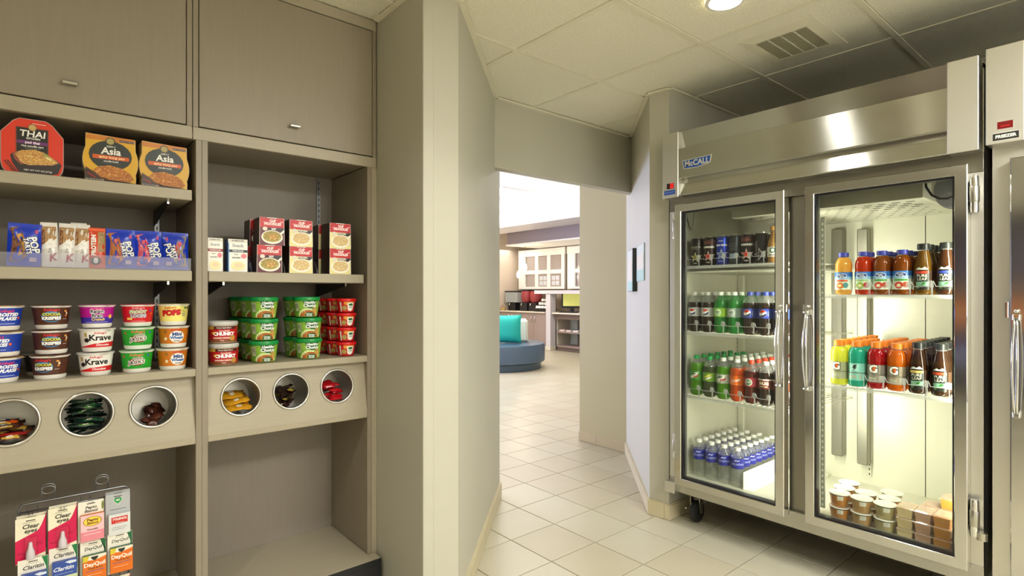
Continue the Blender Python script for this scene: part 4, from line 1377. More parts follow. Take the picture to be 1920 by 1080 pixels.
boxed('claritin', 0.070, 0.136, None, [('p', [(0.020, -0.0005), (0.0345, -0.0005), (0.0345, -0.075), (0.030, -0.06), (0.034, -0.03)], '#1f7a44'), slot(0), T('Claritin', 0.0, -0.026, 0.0165, '#20241c', 0.02, 0.25), ('r', -0.016, -0.0135, 0.014, -0.0145, '#77705a')], 0.060, 0.082, -0.040, '#2f4a9a',
      [('r', -0.030, -0.082, 0.030, 0.0, '#34519f'), ('p', [(0.0, -0.004), (0.012, -0.001), (0.028, -0.003), (0.028, -0.009), (0.012, -0.011)], '#dfe8f4'), T('Claritin', -0.004, -0.022, 0.0168, '#f2f4f8', 0.02, 0.3), ('r', -0.030, -0.082, 0.030, -0.045, '#c9d7a8'), ('r', -0.024, -0.036, 0.02, -0.0375, '#a8b8e0')])
boxed('pepto', 0.066, 0.128, None, [slot(0), T('Pepto', 0.0, -0.021, 0.0125, '#2c2a20', 0.03, 0.2), T('Bismol', 0.0, -0.032, 0.0125, '#2c2a20', 0.03, 0.2), ('e', 0.030, -0.02, 0.003, 0.014, '#7a8a3a')], 0.060, 0.082, -0.040, '#d0701e',
      [('r', -0.030, -0.082, 0.030, 0.0, '#f2c3c6'), ('r', -0.030, -0.082, 0.030, -0.052, '#e58a96'), ('e', 0.0, -0.021, 0.024, 0.0155, '#a8631e'), ('e', 0.0, -0.021, 0.022, 0.0138, '#f0d84a'), T('Pepto', 0.0, -0.0165, 0.0125, '#7a2a1a', 0.04, 0.1), T('Bismol', 0.0, -0.0265, 0.0105, '#7a2a1a', 0.04, 0.1), T('Chewable', 0.0, -0.046, 0.007, '#6a2a34', 0.02), ('r', -0.022, -0.060, 0.022, -0.0615, '#f6e6e6')])
boxed('pain', 0.066, 0.136, None, [('r', -0.033, -0.136, 0.033, 0.0, '#b3b6b8'), slot(0), ('p', [(-0.011, -0.012), (0.011, -0.012), (0.011, -0.024), (0.0, -0.036), (-0.011, -0.024)], '#f0f2ec'), ('p', [(-0.010, -0.013), (0.010, -0.013), (0.010, -0.024), (0.0, -0.034), (-0.010, -0.024)], '#2f9a4a'), T('4X', 0.0, -0.021, 0.009, '#f4f6f0', 0.03), ('r', -0.022, -0.050, 0.022, -0.0515, '#4a4a4a')], 0.058, 0.066, -0.062, '#c9cbcc',
      [('r', -0.029, -0.066, 0.029, 0.0, '#d9dad8'), ('r', -0.022, -0.030, 0.022, -0.009, '#c9332c'), T('TYLENOL', 0.0, -0.0165, 0.0092, '#f4f0ea', 0.04, 0.2), ('r', -0.012, -0.0265, 0.012, -0.0275, '#f0c8c0'), ('r', -0.020, -0.042, 0.020, -0.0434, '#8a8c8e'), ('r', -0.020, -0.048, 0.014, -0.0494, '#8a8c8e')])
boxed('dayquil', 0.066, 0.128, None, [('p', [(0.018, -0.0005), (0.0325, -0.0005), (0.0325, -0.08), (0.028, -0.06), (0.032, -0.03)], '#1f6a3c'), slot(0), T('DayQuil', 0.0, -0.025, 0.0135, '#3a4236', 0.02, 0.2), ('r', -0.014, -0.0135, 0.012, -0.0145, '#77705a')], 0.060, 0.080, -0.042, '#1e5c3a',
      [('r', -0.030, -0.080, 0.030, 0.0, '#e0701c'), ('p', [(-0.030, 0.0), (0.030, 0.0), (0.030, -0.008), (0.0, -0.016), (-0.030, -0.012)], '#ece4d0'), ('p', [(-0.030, 0.0), (-0.014, 0.0), (-0.018, -0.016), (-0.030, -0.018)], '#d8c23a'), ('p', [(-0.010, -0.004), (0.010, -0.004), (0.007, -0.012), (0.0, -0.017), (-0.007, -0.012)], '#262c22'), T('DayQuil', 0.0, -0.0285, 0.0165, '#f8efe0', 0.03, 0.0), T('COLD & FLU', 0.002, -0.0405, 0.0068, '#3a2a1c', 0.02), ('r', -0.024, -0.048, 0.024, -0.0495, '#3a62a8'), ('r', -0.022, -0.060, 0.018, -0.0615, '#f6c89a')])
cards = [('clear_eyes', -0.112, 0.410, 'pink eye drop card at the rack edge', 0.0), ('clear_eyes', -0.036, 0.422, 'pink eye drop card beside the stomach tablet card', 0.0), ('pepto', 0.035, 0.4255, 'pink stomach tablet card on the top row', 0.0), ('pain', 0.106, 0.432, 'grey card with red pain reliever packet', 0.0),
         ('claritin', -0.106, 0.290, 'blue allergy packet card at the rack edge', -0.018), ('claritin', -0.034, 0.300, 'blue allergy packet card beside the orange cards', -0.006), ('dayquil', 0.040, 0.300, 'orange cold medicine card beside the allergy cards', -0.01), ('dayquil', 0.110, 0.308, 'orange cold medicine card under the grey card', -0.018)]
for kd, x, z, lb, dy in cards:
    inst(kd, 'medicine_card', lb, 'medicine card', (0.079 + x, 2.285 - 0.045 + dy, 0.179 + z), 0.0, 'medicine cards on the wire rack', rx=-0.03)
    inst(kd, 'medicine_card', 'spare card hanging behind the %s' % lb, 'medicine card', (0.079 + x + 0.002, 2.285 - 0.020, 0.179 + z + 0.002), 0.0, 'medicine cards on the wire rack', rx=-0.02) if kd in ('clear_eyes', 'pain') else None
for kd, x, z, lb in (('clear_eyes', 0.104, 0.16, 'pink eye drop card on the third row of the rack'), ('pepto', 0.04, 0.158, 'pink tablet card on the third row of the rack')):
    inst(kd, 'medicine_card', lb, 'medicine card', (0.079 + x, 2.285 - 0.05, 0.179 + z), 0, 'medicine cards on the wire rack')

# ================================================================== COOLER
XD, XB, XH = 2.60, 2.651, 2.58
FY0, FY1 = 0.432, 1.775
FZ = 0.185
BACK = 3.352


def rect_frame(mb, y0, y1, z0, z1, loops, m):
    vs, fs = [], []
    for ins, x in loops:
        vs += [(x, y0 + ins, z0 + ins), (x, y1 - ins, z0 + ins), (x, y1 - ins, z1 - ins), (x, y0 + ins, z1 - ins)]
    for i in range(len(loops) - 1):
        for k in range(4):
            l = (k + 1) % 4
            fs.append((i * 4 + k, i * 4 + l, (i + 1) * 4 + l, (i + 1) * 4 + k))
    mb.add(vs, [tuple(reversed(f)) for f in fs], m)
    return mb


cooler = thing('glass_door_cooler', 'large stainless steel two door glass front drinks cooler on casters', 'cooler', (0, 0, 0))
mb = MB()
mb.box((XB + 0.004, FY1 - 0.018, FZ), (BACK + 0.05, FY1, 2.128), STEEL_V)
mb.box((XB + 0.004, FY0, FZ), (BACK + 0.05, FY0 + 0.018, 2.128), STEEL_V)
mb.box((BACK + 0.03, FY0, FZ), (BACK + 0.05, FY1, 2.128), STEEL_V)
mb.box((XB + 0.004, FY0, 2.11), (BACK + 0.05, FY1, 2.13), STEEL_V)
mb.box((XB + 0.004, FY0 + 0.018, FZ), (BACK + 0.03, FY1 - 0.018, FZ + 0.03), STEEL_V)
part('body_shell', mb, cooler)
part('bottom_rail', MB().box((XB, FY0, FZ), (XB + 0.025, FY1, 0.262), STEEL_H, 0.002), cooler)
part('top_rail', MB().box((XB, FY0, 1.725), (XB + 0.025, FY1, 1.80), STEEL_SHADE, 0.002), cooler)
fr = MB()
fr.box((XB, 1.70, 0.262), (XB + 0.025, FY1, 1.725), STEEL_V, 0.001)
part('front_stile', fr, cooler)
fr = MB()
fr.box((XB, FY0, 0.262), (XB + 0.025, 0.505, 1.725), STEEL_V, 0.001)
part('front_stile', fr, cooler)
part('mullion', MB().box((XB + 0.022, 1.040, 0.262), (XB + 0.045, 1.140, 1.725), STEEL_SHADE, 0.001), cooler)
part('corner_cover', MB().box((XD + 0.002, 1.7135, FZ + 0.003), (XB + 0.001, FY1, 0.245), STEEL_V, 0.001), cooler)
# liner
ln = MB()
ln.box((BACK, 0.448, 0.24), (BACK + 0.012, 0.768, 1.80), LINER)
ln.box((BACK, 0.772, 0.24), (BACK + 0.012, 1.742, 1.80), LINER)
ln.box((BACK + 0.004, 0.768, 0.24), (BACK + 0.012, 0.772, 1.80), DARK)
ln.box((XB + 0.025, 1.74, 0.24), (BACK, 1.752, 1.80), LINER)
ln.box((XB + 0.025, 0.451, 0.24), (BACK, 0.462, 1.80), LINER)
ln.box((XB + 0.025, 0.462, 0.238), (BACK, 1.742, 0.258), LINER)
ln.box((XB + 0.025, 0.462, 1.79), (BACK, 1.742, 1.80), LINER)
part('liner', ln, cooler)
# evaporator cover
ev = part('evaporator_cover', MB().box((2.715, 0.632, 1.661), (BACK, 1.448, 1.789), LINER, 0.003), cooler)
part('shade_grey_panel', MB().box((2.7125, 0.633, 1.663), (2.7150, 1.447, 1.789), mat('#8f8c7a', 0.4)), ev, label='grey front panel')  # extra sheet: the shade on the cover front is put into its grey
sl = MB()
rs = random.Random(3)
for i in range(14):
    for j in range(9):
        y = 0.69 + 0.053 * i + 0.026 * (j % 2)
        x = 2.78 + 0.06 * j
        big = i < 4 and j < 4
        if i < 6 or rs.random() < 0.8:
            s_ = 0.015 if big else 0.008
            sl.box((x - s_ * 0.6, y - s_, 1.6606), (x + s_ * 0.6, y + s_, 1.6612), mat('#4a463c', 0.8))
s_ = part('slots', sl, ev)
s_['kind'] = 'stuff'
fan = part('fan_housing', MB().lathe([(0.0, 0.0), (0.075, 0.0), (0.085, 0.01), (0.085, 0.10), (0.0, 0.10)], mat('#77777a', 0.4, metal=0.5), 24, Matrix.Translation((2.80, 0.55, 1.70)) @ Matrix.Rotation(PI / 2, 4, 'Y') @ Matrix.Rotation(0.4, 4, 'X')), cooler)
cb = MB().tube([(2.70, 0.617, 1.775), (2.70, 0.622, 1.74), (2.70, 0.618, 1.70), (2.70, 0.60, 1.665), (2.70, 0.575, 1.648), (2.70, 0.55, 1.645), (2.70, 0.52, 1.655), (2.70, 0.505, 1.68)], 0.0045, BLACK, 8)
part('cable', cb, cooler)
for k in range(4):
    part('vent_fin', MB().box((2.715, 0.475, 1.735 + 0.012 * k), (2.80, 0.60, 1.738 + 0.012 * k), DARK), cooler)
cb = MB().tube([(2.70, 1.700, 1.76), (2.70, 1.702, 1.70), (2.70, 1.685, 1.64), (2.70, 1.672, 1.62), (2.70, 1.662, 1.64), (2.70, 1.655, 1.70), (2.71, 1.65, 1.76)], 0.0035, mat('#5a584e', 0.5), 8)
part('cable', cb, cooler)
part('drain_pipe', MB().box((3.30, 1.20, 0.259), (3.34, 1.50, 0.272), LINER), cooler)
# pilasters
POSTM = mat('#8a877a', 0.35, metal=0.7, var=0.1, scale=4)
SLOTM = mat('#3d3a30', 0.8)


def pilaster(x, y, ax, z0=0.3, z1=1.62, lightslots=False):
    p = MB()
    w_ = 0.009
    if ax == 'x':   # strip lies on a side wall, faces -y or +y
        p.box((x - w_, y - 0.004, z0), (x + w_, y + 0.004, z1), LINER)
    else:
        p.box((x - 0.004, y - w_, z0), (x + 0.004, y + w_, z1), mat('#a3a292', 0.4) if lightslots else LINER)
    n = int((z1 - z0) / 0.026)
    for k in range(n):
        z = z0 + 0.01 + 0.026 * k
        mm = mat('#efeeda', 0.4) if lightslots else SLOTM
        if ax == 'x':
            p.box((x - 0.003, y - 0.0046, z), (x + 0.003, y + 0.0046, z + 0.010), mm)
        else:
            p.box((x - 0.0046, y - 0.003, z), (x + 0.0046, y + 0.003, z + 0.010), mm)
    part('pilaster', p, cooler)


pilaster(2.735, 1.736, 'x')
pilaster(BACK - 0.03, 1.736, 'x')
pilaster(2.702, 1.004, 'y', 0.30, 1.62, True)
pilaster(BACK - 0.006, 1.012, 'y')
part('channel_post', MB().box((3.29, 1.125, 0.39), (3.345, 1.180, 1.625), POSTM, 0.004), cooler)
part('channel_post', MB().box((3.29, 1.005, 0.37), (3.345, 1.055, 1.615), POSTM, 0.004), cooler)
part('channel_post', MB().box((3.315, 1.69, 0.30), (3.345, 1.73, 1.6), LINER, 0.004), cooler)


# shelves
def wire_shelf(y0, y1, z, cols, drop=0.0, stops=True, sh=0.045):
    x0, x1 = 2.715, 3.33
    s = MB()
    for x in (x0, (x0 + x1) / 2, x1):
        s.tube([(x, y0, z), (x, y1, z)], 0.0035, mat('#cfcdbf', 0.3, metal=0.4), 6)
    n = int((y1 - y0) / 0.028)
    for k in range(n + 1):
        y = y0 + (y1 - y0) * k / n
        s.tube([(x0, y, z + 0.003), (x1, y, z + 0.003)], 0.0014, mat('#cfcdbf', 0.3, metal=0.4), 4)
    sh_ = part('wire_shelf', s, cooler)
    part('front_strip', MB().box((x0 - 0.006, y0, z - 0.012), (x0 - 0.003, y1, z + 0.004), STOPM), sh_)
    for yy in (y0 + 0.002, y1 - 0.002):
        part('shelf_clip', MB().tube([(x0 + 0.02, yy, z), (x0 + 0.02, yy, z - 0.03), (x0 + 0.05, yy, z)], 0.002, CHROME, 5), sh_)
    if stops:
        for i, y in enumerate(cols):
            wv = 0.0375 if i + 1 >= len(cols) else (y - cols[i + 1]) / 2
            wl = 0.0375 if i == 0 else (cols[i - 1] - y) / 2
            m = MB()
            xs = x0 - 0.001
            yl, yr = y + wl, y - wv
            xt = xs + (0.020 if wv + wl > 0.152 else 0.005)
            pth = [(xt, yl - 0.002, z + 0.004), (xt, yl - 0.002, z + sh + 0.02), (xt, yl - 0.006, z + sh + 0.018), (xs + 0.004, yl - 0.013, z + sh), (xs, y, z + sh - 0.001), (xs + 0.004, yr + 0.014, z + sh), (xt, yr + 0.010, z + sh + 0.022), (xt, yr + 0.002, z + sh + 0.024), (xt, yr + 0.002, z + 0.004)]
            m.tube(pth, 0.0013, STOPE, 5)
            m.box((xt - 0.0008, yr - 0.006, z + sh - 0.004), (xt + 0.0008, yr + 0.011, z + sh + 0.022), STOPM)
            part('product_stop', m, sh_)
    return sh_


Z1, Z2, Z3 = 1.420, 1.058, 0.708
ZR1, ZR2 = 1.264, 0.857
C1 = [1.677, 1.599, 1.526, 1.457, 1.388, 1.318, 1.250]
C2 = [1.690, 1.611, 1.534, 1.457, 1.374, 1.293, 1.215]
C3 = [1.677, 1.598, 1.519, 1.442, 1.366, 1.292, 1.216]
R1 = [0.938, 0.858, 0.788, 0.714, 0.641, 0.566]
R2 = [0.956, 0.884, 0.809, 0.734, 0.659, 0.583]
wire_shelf(1.09, 1.738, Z1, C1[:6], sh=0.040)
wire_shelf(1.09, 1.738, Z2, C2[:6], sh=0.046)
wire_shelf(1.09, 1.738, Z3, C3[:6], sh=0.042)
wire_shelf(0.465, 1.085, ZR1, R1[1:], sh=0.038)
wire_shelf(0.465, 1.085, ZR2, R2[2:], sh=0.042)
# a closed shelf plate just below the can row
part('shelf_plate', MB().box((2.716, 1.09, Z1 - 0.034), (3.32, 1.738, Z1 - 0.026), LINER), cooler)

# doors
def door(y0, y1, z0, z1, hinge_left, tint_frame, hy):
    d = MB()
    rect_frame(d, y0, y1, z0, z1, [(0.0, XB - 0.002), (0.0, XD + 0.003), (0.003, XD), (0.0375, XD), (0.040, XD + 0.003), (0.040, XD + 0.016)], STEEL_D)
    dr = part('door', d, cooler, label='polished steel framed glass door')
    part('gasket', rect_frame(MB(), y0, y1, z0, z1, [(0.0395, XD + 0.010), (0.0465, XD + 0.010), (0.0465, XD + 0.034), (0.0395, XD + 0.034)], BLACK), dr)
    part('inner_frame', rect_frame(MB(), y0, y1, z0, z1, [(0.003, XB - 0.001), (0.003, XB - 0.0005), (0.046, XB - 0.0005), (0.046, XD + 0.036), (0.042, XD + 0.036)], mat('#5a5a56', 0.4)), dr)
    part('glass_pane', MB().box((XD + 0.016, y0 + 0.042, z0 + 0.042), (XD + 0.022, y1 - 0.042, z1 - 0.042), GLASS), dr)
    # handle: bowed double bar between two mounts
    h = MB()
    for dz in (1.19, 0.85):
        h.box((XD - 0.020, hy - 0.010, dz - 0.012), (XD + 0.002, hy + 0.010, dz + 0.012), CHROME, 0.003)
        h.tube([(XD - 0.022, hy - 0.011, dz), (XD - 0.022, hy + 0.011, dz)], 0.008, CHROME, 10)
    for s in (-1, 1):
        h.tube([(XD - 0.022 - 0.022 * math.sin(PI * k / 12), hy + s * (0.003 + 0.004 * math.sin(PI * k / 12)), 1.19 - 0.34 * k / 12) for k in range(13)], 0.0038, CHROME, 8)
    part('handle', h, dr)
    # latch plate and strike beside the handle top
    q = 1 if hinge_left else -1
    yl = y0 if hinge_left else y1
    lt = MB().box((XD + 0.004, yl - q * 0.002, 1.185), (XD + 0.020, yl - q * 0.012, 1.225), CHROME, 0.003)
    lt.tube([(XD - 0.006, hy, 1.21), (XD - 0.006, hy, 1.222)], 0.007, CHROME, 10)
    part('latch', lt, dr)
    yh = y1 + 0.012 if hinge_left else y0 - 0.016
    for k, zc in enumerate((1.640, 0.445)):
        w_ = 0.008 if hinge_left else 0.014
        hb = MB()
        hb.lathe([(0.0, -0.070), (w_ * 0.9, -0.068), (w_, -0.060), (w_, 0.060), (w_ * 0.9, 0.068), (0.0, 0.070)], CHROME, 14, Matrix.Translation((XD + 0.020, yh, zc)))
        hb.lathe([(w_ + 0.001, -0.03), (w_ + 0.002, -0.028), (w_ + 0.002, 0.028), (w_ + 0.001, 0.03)], NICKEL, 14, Matrix.Translation((XD + 0.020, yh, zc)))
        hb.box((XD + 0.02, yh - w_ * 0.8, zc - 0.055), (XB, yh + w_ * 0.8, zc + 0.055), CHROME, 0.003)
        if k == 1 and not hinge_left:
            hb.lathe([(0, 0), (0.016, 0), (0.016, 0.028), (0, 0.028)], NICKEL, 14, Matrix.Translation((XD + 0.02, yh - 0.022, zc - 0.075)))
        part('hinge', hb, dr)
    return dr


door(1.1334, 1.7135, 0.2415, 1.7516, True, None, 1.147)
door(0.470, 1.043, 0.2455, 1.7536, False, None, 1.026)

# header
hd = MB()
prof = [(XH + 0.018, 2.138), (XH + 0.038, 2.052), (XH + 0.016, 2.048), (XH + 0.004, 2.044), (XH + 0.004, 1.890), (XH + 0.012, 1.884), (XH + 0.045, 1.884), (XH + 0.045, 1.864), (XH + 0.030, 1.862), (XH + 0.008, 1.800), (XH + 0.012, 1.796), (XH + 0.07, 1.79), (XH + 0.09, 2.13)]
hd.prism([(x, 0.527, z) for x, z in prof], (0, 1.150, 0), STEEL_H)
hp = part('header', hd, cooler)
part('end_plate', MB().box((XH, 0.435, 1.795), (XH + 0.09, 0.527, 2.138), STEEL_V, 0.002), cooler)
cp = part('control_plate', MB().box((XH, 1.6775, 1.790), (XH + 0.09, 1.774, 2.138), STEEL_V, 0.002), cooler)


def xface(x):
    return lambda u, v, e: (x - e, -u, v)   # u runs towards -y


cp_f = MB().ops(xface(XH), [('r', -1.747, 1.838, -1.702, 1.868, BLACK), ('r', -1.725, 1.841, -1.705, 1.866, mat('#d01818', 0.3, emit=1.2)), T('A', -1.715, 1.853, 0.02, '#1a0606', 0.02), T('B', -1.734, 1.853, 0.02, '#5a1010', 0.02)], e0=0.0006, de=0.0003, step=0.1)
part('temperature_display', cp_f, cp)
cp_f = MB().ops(xface(XH), [('r', -1.763, 1.8065, -1.694, 1.8305, '#2a4a9a'), T('REFRIGERATOR', -1.7285, 1.8187, 0.0085, '#7f98cf', 0.02)], e0=0.0006, de=0.0003, step=0.1)
part('nameplate', cp_f, cp, label='blue nameplate')
bd = MB().prism([(XH + 0.004, 1.654, 1.977), (XH + 0.004, 1.484, 1.981), (XH + 0.004, 1.490, 1.945), (XH + 0.004, 1.497, 1.938), (XH + 0.004, 1.567, 1.927), (XH + 0.004, 1.645, 1.930)], (-0.003, 0, 0), mat('#d6d3c8', 0.3, metal=0.8))
bd.prism([(XH + 0.0012, 1.648, 1.972), (XH + 0.0012, 1.490, 1.976), (XH + 0.0012, 1.496, 1.946), (XH + 0.0012, 1.50, 1.942), (XH + 0.0012, 1.567, 1.932), (XH + 0.0012, 1.640, 1.935)], (-0.0006, 0, 0), pm('#1f4d97', 0.3))
bd.ops(xface(XH + 0.0006), [T('McCALL', -1.567, 1.954, 0.0395, mat('#d9d6cc', 0.3, metal=0.6), 0.04)], e0=0.0005)
part('badge', bd, hp, label='blue badge with silver letters')

# casters
for i, (x, y) in enumerate(((2.775, 1.685), (2.775, 0.50), (3.27, 1.685), (3.27, 0.50))):
    c = MB()
    c.box((x - 0.045, y - 0.04, FZ - 0.006), (x + 0.045, y + 0.04, FZ), NICKEL)
    c.prism([(x - 0.022, y + 0.026, FZ - 0.006), (x + 0.022, y + 0.026, FZ - 0.006), (x + 0.012, y + 0.026, 0.055), (x - 0.012, y + 0.026, 0.055)], (0, 0.004, 0), NICKEL)
    c.prism([(x - 0.022, y - 0.030, FZ - 0.006), (x + 0.022, y - 0.030, FZ - 0.006), (x + 0.012, y - 0.030, 0.055), (x - 0.012, y - 0.030, 0.055)], (0, 0.004, 0), NICKEL)
    c.tube([(x - 0.02, y + 0.033, 0.075), (x - 0.05, y + 0.036, 0.085), (x - 0.06, y + 0.03, 0.08)], 0.005, NICKEL, 8)
    cs = part('caster', c, cooler)
    wmb = MB().lathe([(0.010, -0.018), (0.045, -0.018), (0.056, -0.013), (0.0585, 0.0), (0.056, 0.013), (0.045, 0.018), (0.010, 0.018)], mat('#1c1b1b', 0.55, var=0.2), 24, Matrix.Translation((x, y - 0.001, 0.0595)) @ Matrix.Rotation(PI / 2, 4, 'X'))
    part('wheel', wmb, cs)

# ================================================================== FREEZER (next to the cooler, cut by the frame edge)
fz = thing('upright_freezer', 'stainless steel freezer beside the cooler, at the frame edge', 'freezer', (0, 0, 0))
GY1, GY0 = 0.408, -0.30
mb = MB()
mb.box((XB + 0.004, GY1 - 0.02, FZ), (3.36, GY1, 2.128), STEEL_V)
mb.box((XB, GY0, FZ), (3.36, GY0 + 0.02, 2.128), STEEL_V)
mb.box((3.34, GY0, FZ), (3.36, GY1, 2.128), STEEL_V)
mb.box((XB + 0.002, GY0, FZ), (3.36, GY1, 0.22), STEEL_V)
mb.box((XB + 0.002, GY0, 1.79), (3.36, GY1, 2.128), STEEL_V)
part('body_shell', mb, fz)
part('front_stile', MB().box((XB, 0.30, FZ), (XB + 0.02, GY1, 1.80), STEEL_V, 0.001), fz)
part('front_rail', MB().box((XB, GY0, 0.185), (XB + 0.02, 0.30, 0.26), STEEL_H), fz)
cp = part('control_plate', MB().box((XH, 0.312, 1.805), (XH + 0.09, 0.4155, 2.150), STEEL_V, 0.002), fz)
part('temperature_display', MB().ops(xface(XH), [('r', -0.385, 1.853, -0.340, 1.882, '#cfccc2'), ('r', -0.3835, 1.8545, -0.3415, 1.8805, mat('#6e1014', 0.2, emit=0.25)), T('----', -0.3625, 1.866, 0.02, mat('#b82020', 0.3, emit=0.6), 0.02)], e0=0.0006, de=0.0003, step=0.1), cp)
part('nameplate', MB().ops(xface(XH), [('r', -0.398, 1.8135, -0.324, 1.8425, '#e2dfd4'), ('r', -0.396, 1.8155, -0.326, 1.8405, '#2c2e2a'), T('FREEZER', -0.361, 1.828, 0.0145, '#f0ede2', 0.05)], e0=0.0006, de=0.0003, step=0.1), cp, label='black nameplate with white letters')
hd = MB().prism([(x, GY0, z + 0.012) for x, z in prof], (0, 0.6115, 0), STEEL_H)
part('header', hd, fz)
dr = MB()
rect_frame(dr, GY0 + 0.05, 0.352, 0.2415, 1.7516, [(0.0, XB - 0.002), (0.0, XD + 0.003), (0.003, XD), (0.0375, XD), (0.040, XD + 0.016)], STEEL_D)
dr = part('door', dr, fz, label='polished steel framed glass door')
part('glass_pane', MB().box((XD + 0.016, GY0 + 0.09, 0.28), (XD + 0.022, 0.312, 1.713), GLASS), dr)
h = MB()
for dz in (1.19, 0.85):
    h.box((XD - 0.020, 0.324, dz - 0.012), (XD + 0.002, 0.344, dz + 0.012), CHROME, 0.003)
for s in (-1, 1):
    h.tube([(XD - 0.022 - 0.022 * math.sin(PI * k / 12), 0.334 + s * (0.003 + 0.004 * math.sin(PI * k / 12)), 1.19 - 0.34 * k / 12) for k in range(13)], 0.0038, CHROME, 8)
h.tube([(XD - 0.006, 0.334, 1.205), (XD - 0.006, 0.334, 1.217)], 0.008, CHROME, 10)
part('handle', h, dr)
part('latch', MB().box((XD + 0.006, 0.356, 1.185), (XD + 0.02, 0.366, 1.245), CHROME, 0.003), dr)
part('liner', MB().box((3.30, GY0 + 0.02, 0.22), (3.31, GY1 - 0.02, 1.79), mat('#8a8890', 0.5)), fz)
for z in (0.60, 0.95, 1.30):
    part('shelf', MB().box((2.72, GY0 + 0.022, z), (3.28, GY1 - 0.022, z + 0.008), mat('#9a98a0', 0.4)), fz)
for (z, c, lb) in ((0.609, '#b04a3a', 'red frozen food box on the lowest freezer shelf'), (0.959, '#c8743a', 'orange frozen food box on the middle freezer shelf'), (1.309, '#7d5aa0', 'purple frozen food box on the top freezer shelf')):
    t = thing('frozen_food_box', lb, 'food box', (2.78, 0.24, z), 0, 'boxes in the freezer')
    part('carton', MB().box((0, -0.09, 0), (0.18, 0.09, 0.14), pm(c), 0.002), t)
    part('printed_front', MB().ops(lambda u, v, e: (-e, -u, v), [('r', -0.08, 0.02, 0.08, 0.07, '#e8dcc0'), ('e', 0.0, 0.1, 0.05, 0.025, '#e8e4da')], step=0.2), t)


# ================================================================== DRINKS
def bottle(kind, prof, fill, liq, capc, cap, labels, rm, n=20, capmat=None, neck=None):
    """prof: list of (r, z); liquid up to fill, clear plastic above"""
    low = [p for p in prof if p[1] <= fill]
    hi = [p for p in prof if p[1] >= fill]
    # interpolate at the fill line
    for a, c in zip(prof[:-1], prof[1:]):
        if a[1] <= fill < c[1]:
            t_ = (fill - a[1]) / (c[1] - a[1])
            fp = (a[0] + (c[0] - a[0]) * t_, fill)
            if low[-1] != fp:
                low.append(fp)
            hi = [fp] + [q for q in hi if q != fp]
    bdy = MB().lathe(low + [(0.0, fill)], liq, n)
    if len(hi) > 1:
        bdy.lathe(hi, neck or PETCLEAR, n)
    cr, cz0, cz1 = cap
    cm = capmat or mat(capc, 0.35, var=0.05)
    cpm = MB().lathe([(cr, cz0), (cr + 0.0004, cz0 + 0.004), (cr, cz1 - 0.0015), (cr - 0.0015, cz1), (0, cz1)], cm, 16)

    def rf(v):
        for a, c in zip(prof[:-1], prof[1:]):
            if a[1] <= v <= c[1] and c[1] > a[1]:
                return a[0] + (c[0] - a[0]) * (v - a[1]) / (c[1] - a[1])
        return prof[-1][0]
    ps = [('bottle', bdy), ('cap', cpm)]
    if labels:
        # label band rides on the widest radius under it
        def sf(u, v, e):
            a = u / rm
            r = max(rf(v), rm) + e
            return (r * math.sin(a), -r * math.cos(a), v)
        ps.append(('printed_label', MB().ops(sf, labels, e0=0.0006, de=0.0002, step=0.006)))
    proto(kind, ps)


SODA = [(0.0, 0.002), (0.020, 0.0), (0.028, 0.004), (0.0345, 0.016), (0.036, 0.034), (0.0345, 0.055), (0.0335, 0.072), (0.0352, 0.082), (0.0355, 0.135), (0.0362, 0.142), (0.0345, 0.158), (0.028, 0.178), (0.019, 0.192), (0.0135, 0.199), (0.0132, 0.206)]
HL = 0.036 * PI


def band(bg, ops, v0=0.086, v1=0.134):
    return [('r', -HL, v0, HL, v1, bg)] + ops


def globe(u, v, r):
    return [('e', u, v, r, r, '#eceae6'), ('p', [(u - r * 0.93, v + r * 0.25)] + [(u + r * 0.97 * math.cos(a), v + r * 0.97 * math.sin(a)) for a in (2.8, 2.4, 2.0, 1.57, 1.1, 0.7)] + [(u + r * 0.35, v + r * 0.30), (u - r * 0.3, v + r * 0.15)], '#c2351f'),
            ('p', [(u - r * 0.75, v - r * 0.55), (u - r * 0.2, v - r * 0.50), (u + r * 0.35, v - r * 0.25), (u + r * 0.85, v + r * 0.2)] + [(u + r * 0.97 * math.cos(a), v + r * 0.97 * math.sin(a)) for a in (-0.2, -0.7, -1.2, -1.7, -2.2)], '#22325e')]


COLA = liquid('#2b1d16', 0.25)
bottle('diet', SODA, 0.163, COLA, '#c9c8c0', (0.0148, 0.2005, 0.219), band('#b3b2ae', globe(0.0, 0.110, 0.017) + [('r', 0.022, 0.09, 0.034, 0.13, '#8f8e8a')]), 0.0362)
bottle('cola', SODA, 0.163, COLA, '#3a4aa8', (0.0148, 0.2005, 0.219), band('#2c3f9e', globe(-0.006, 0.110, 0.019) + [T('pepsi', 0.019, 0.110, 0.013, '#c8d2f0', 0.0, 0.0, PI / 2)]), 0.0362)
MG = liquid('#2f9b3e', 0.5)
bottle('mist', SODA, 0.175, MG, '#e6eee0', (0.0148, 0.2005, 0.219), band('#7fb83a', [('e', -0.006, 0.110, 0.019, 0.019, '#c9dfb4'), T('MIST', -0.006, 0.112, 0.012, '#2f6a3a', 0.03), T('TWST', -0.006, 0.102, 0.007, '#2f6a3a', 0.02), ('r', 0.018, 0.09, 0.03, 0.13, '#a3c832')]), 0.0362, neck=clear('green_plastic', (0.35, 0.75, 0.4), 1.45, 0.05, milk=0.2, milkcol=(0.2, 0.6, 0.25)))
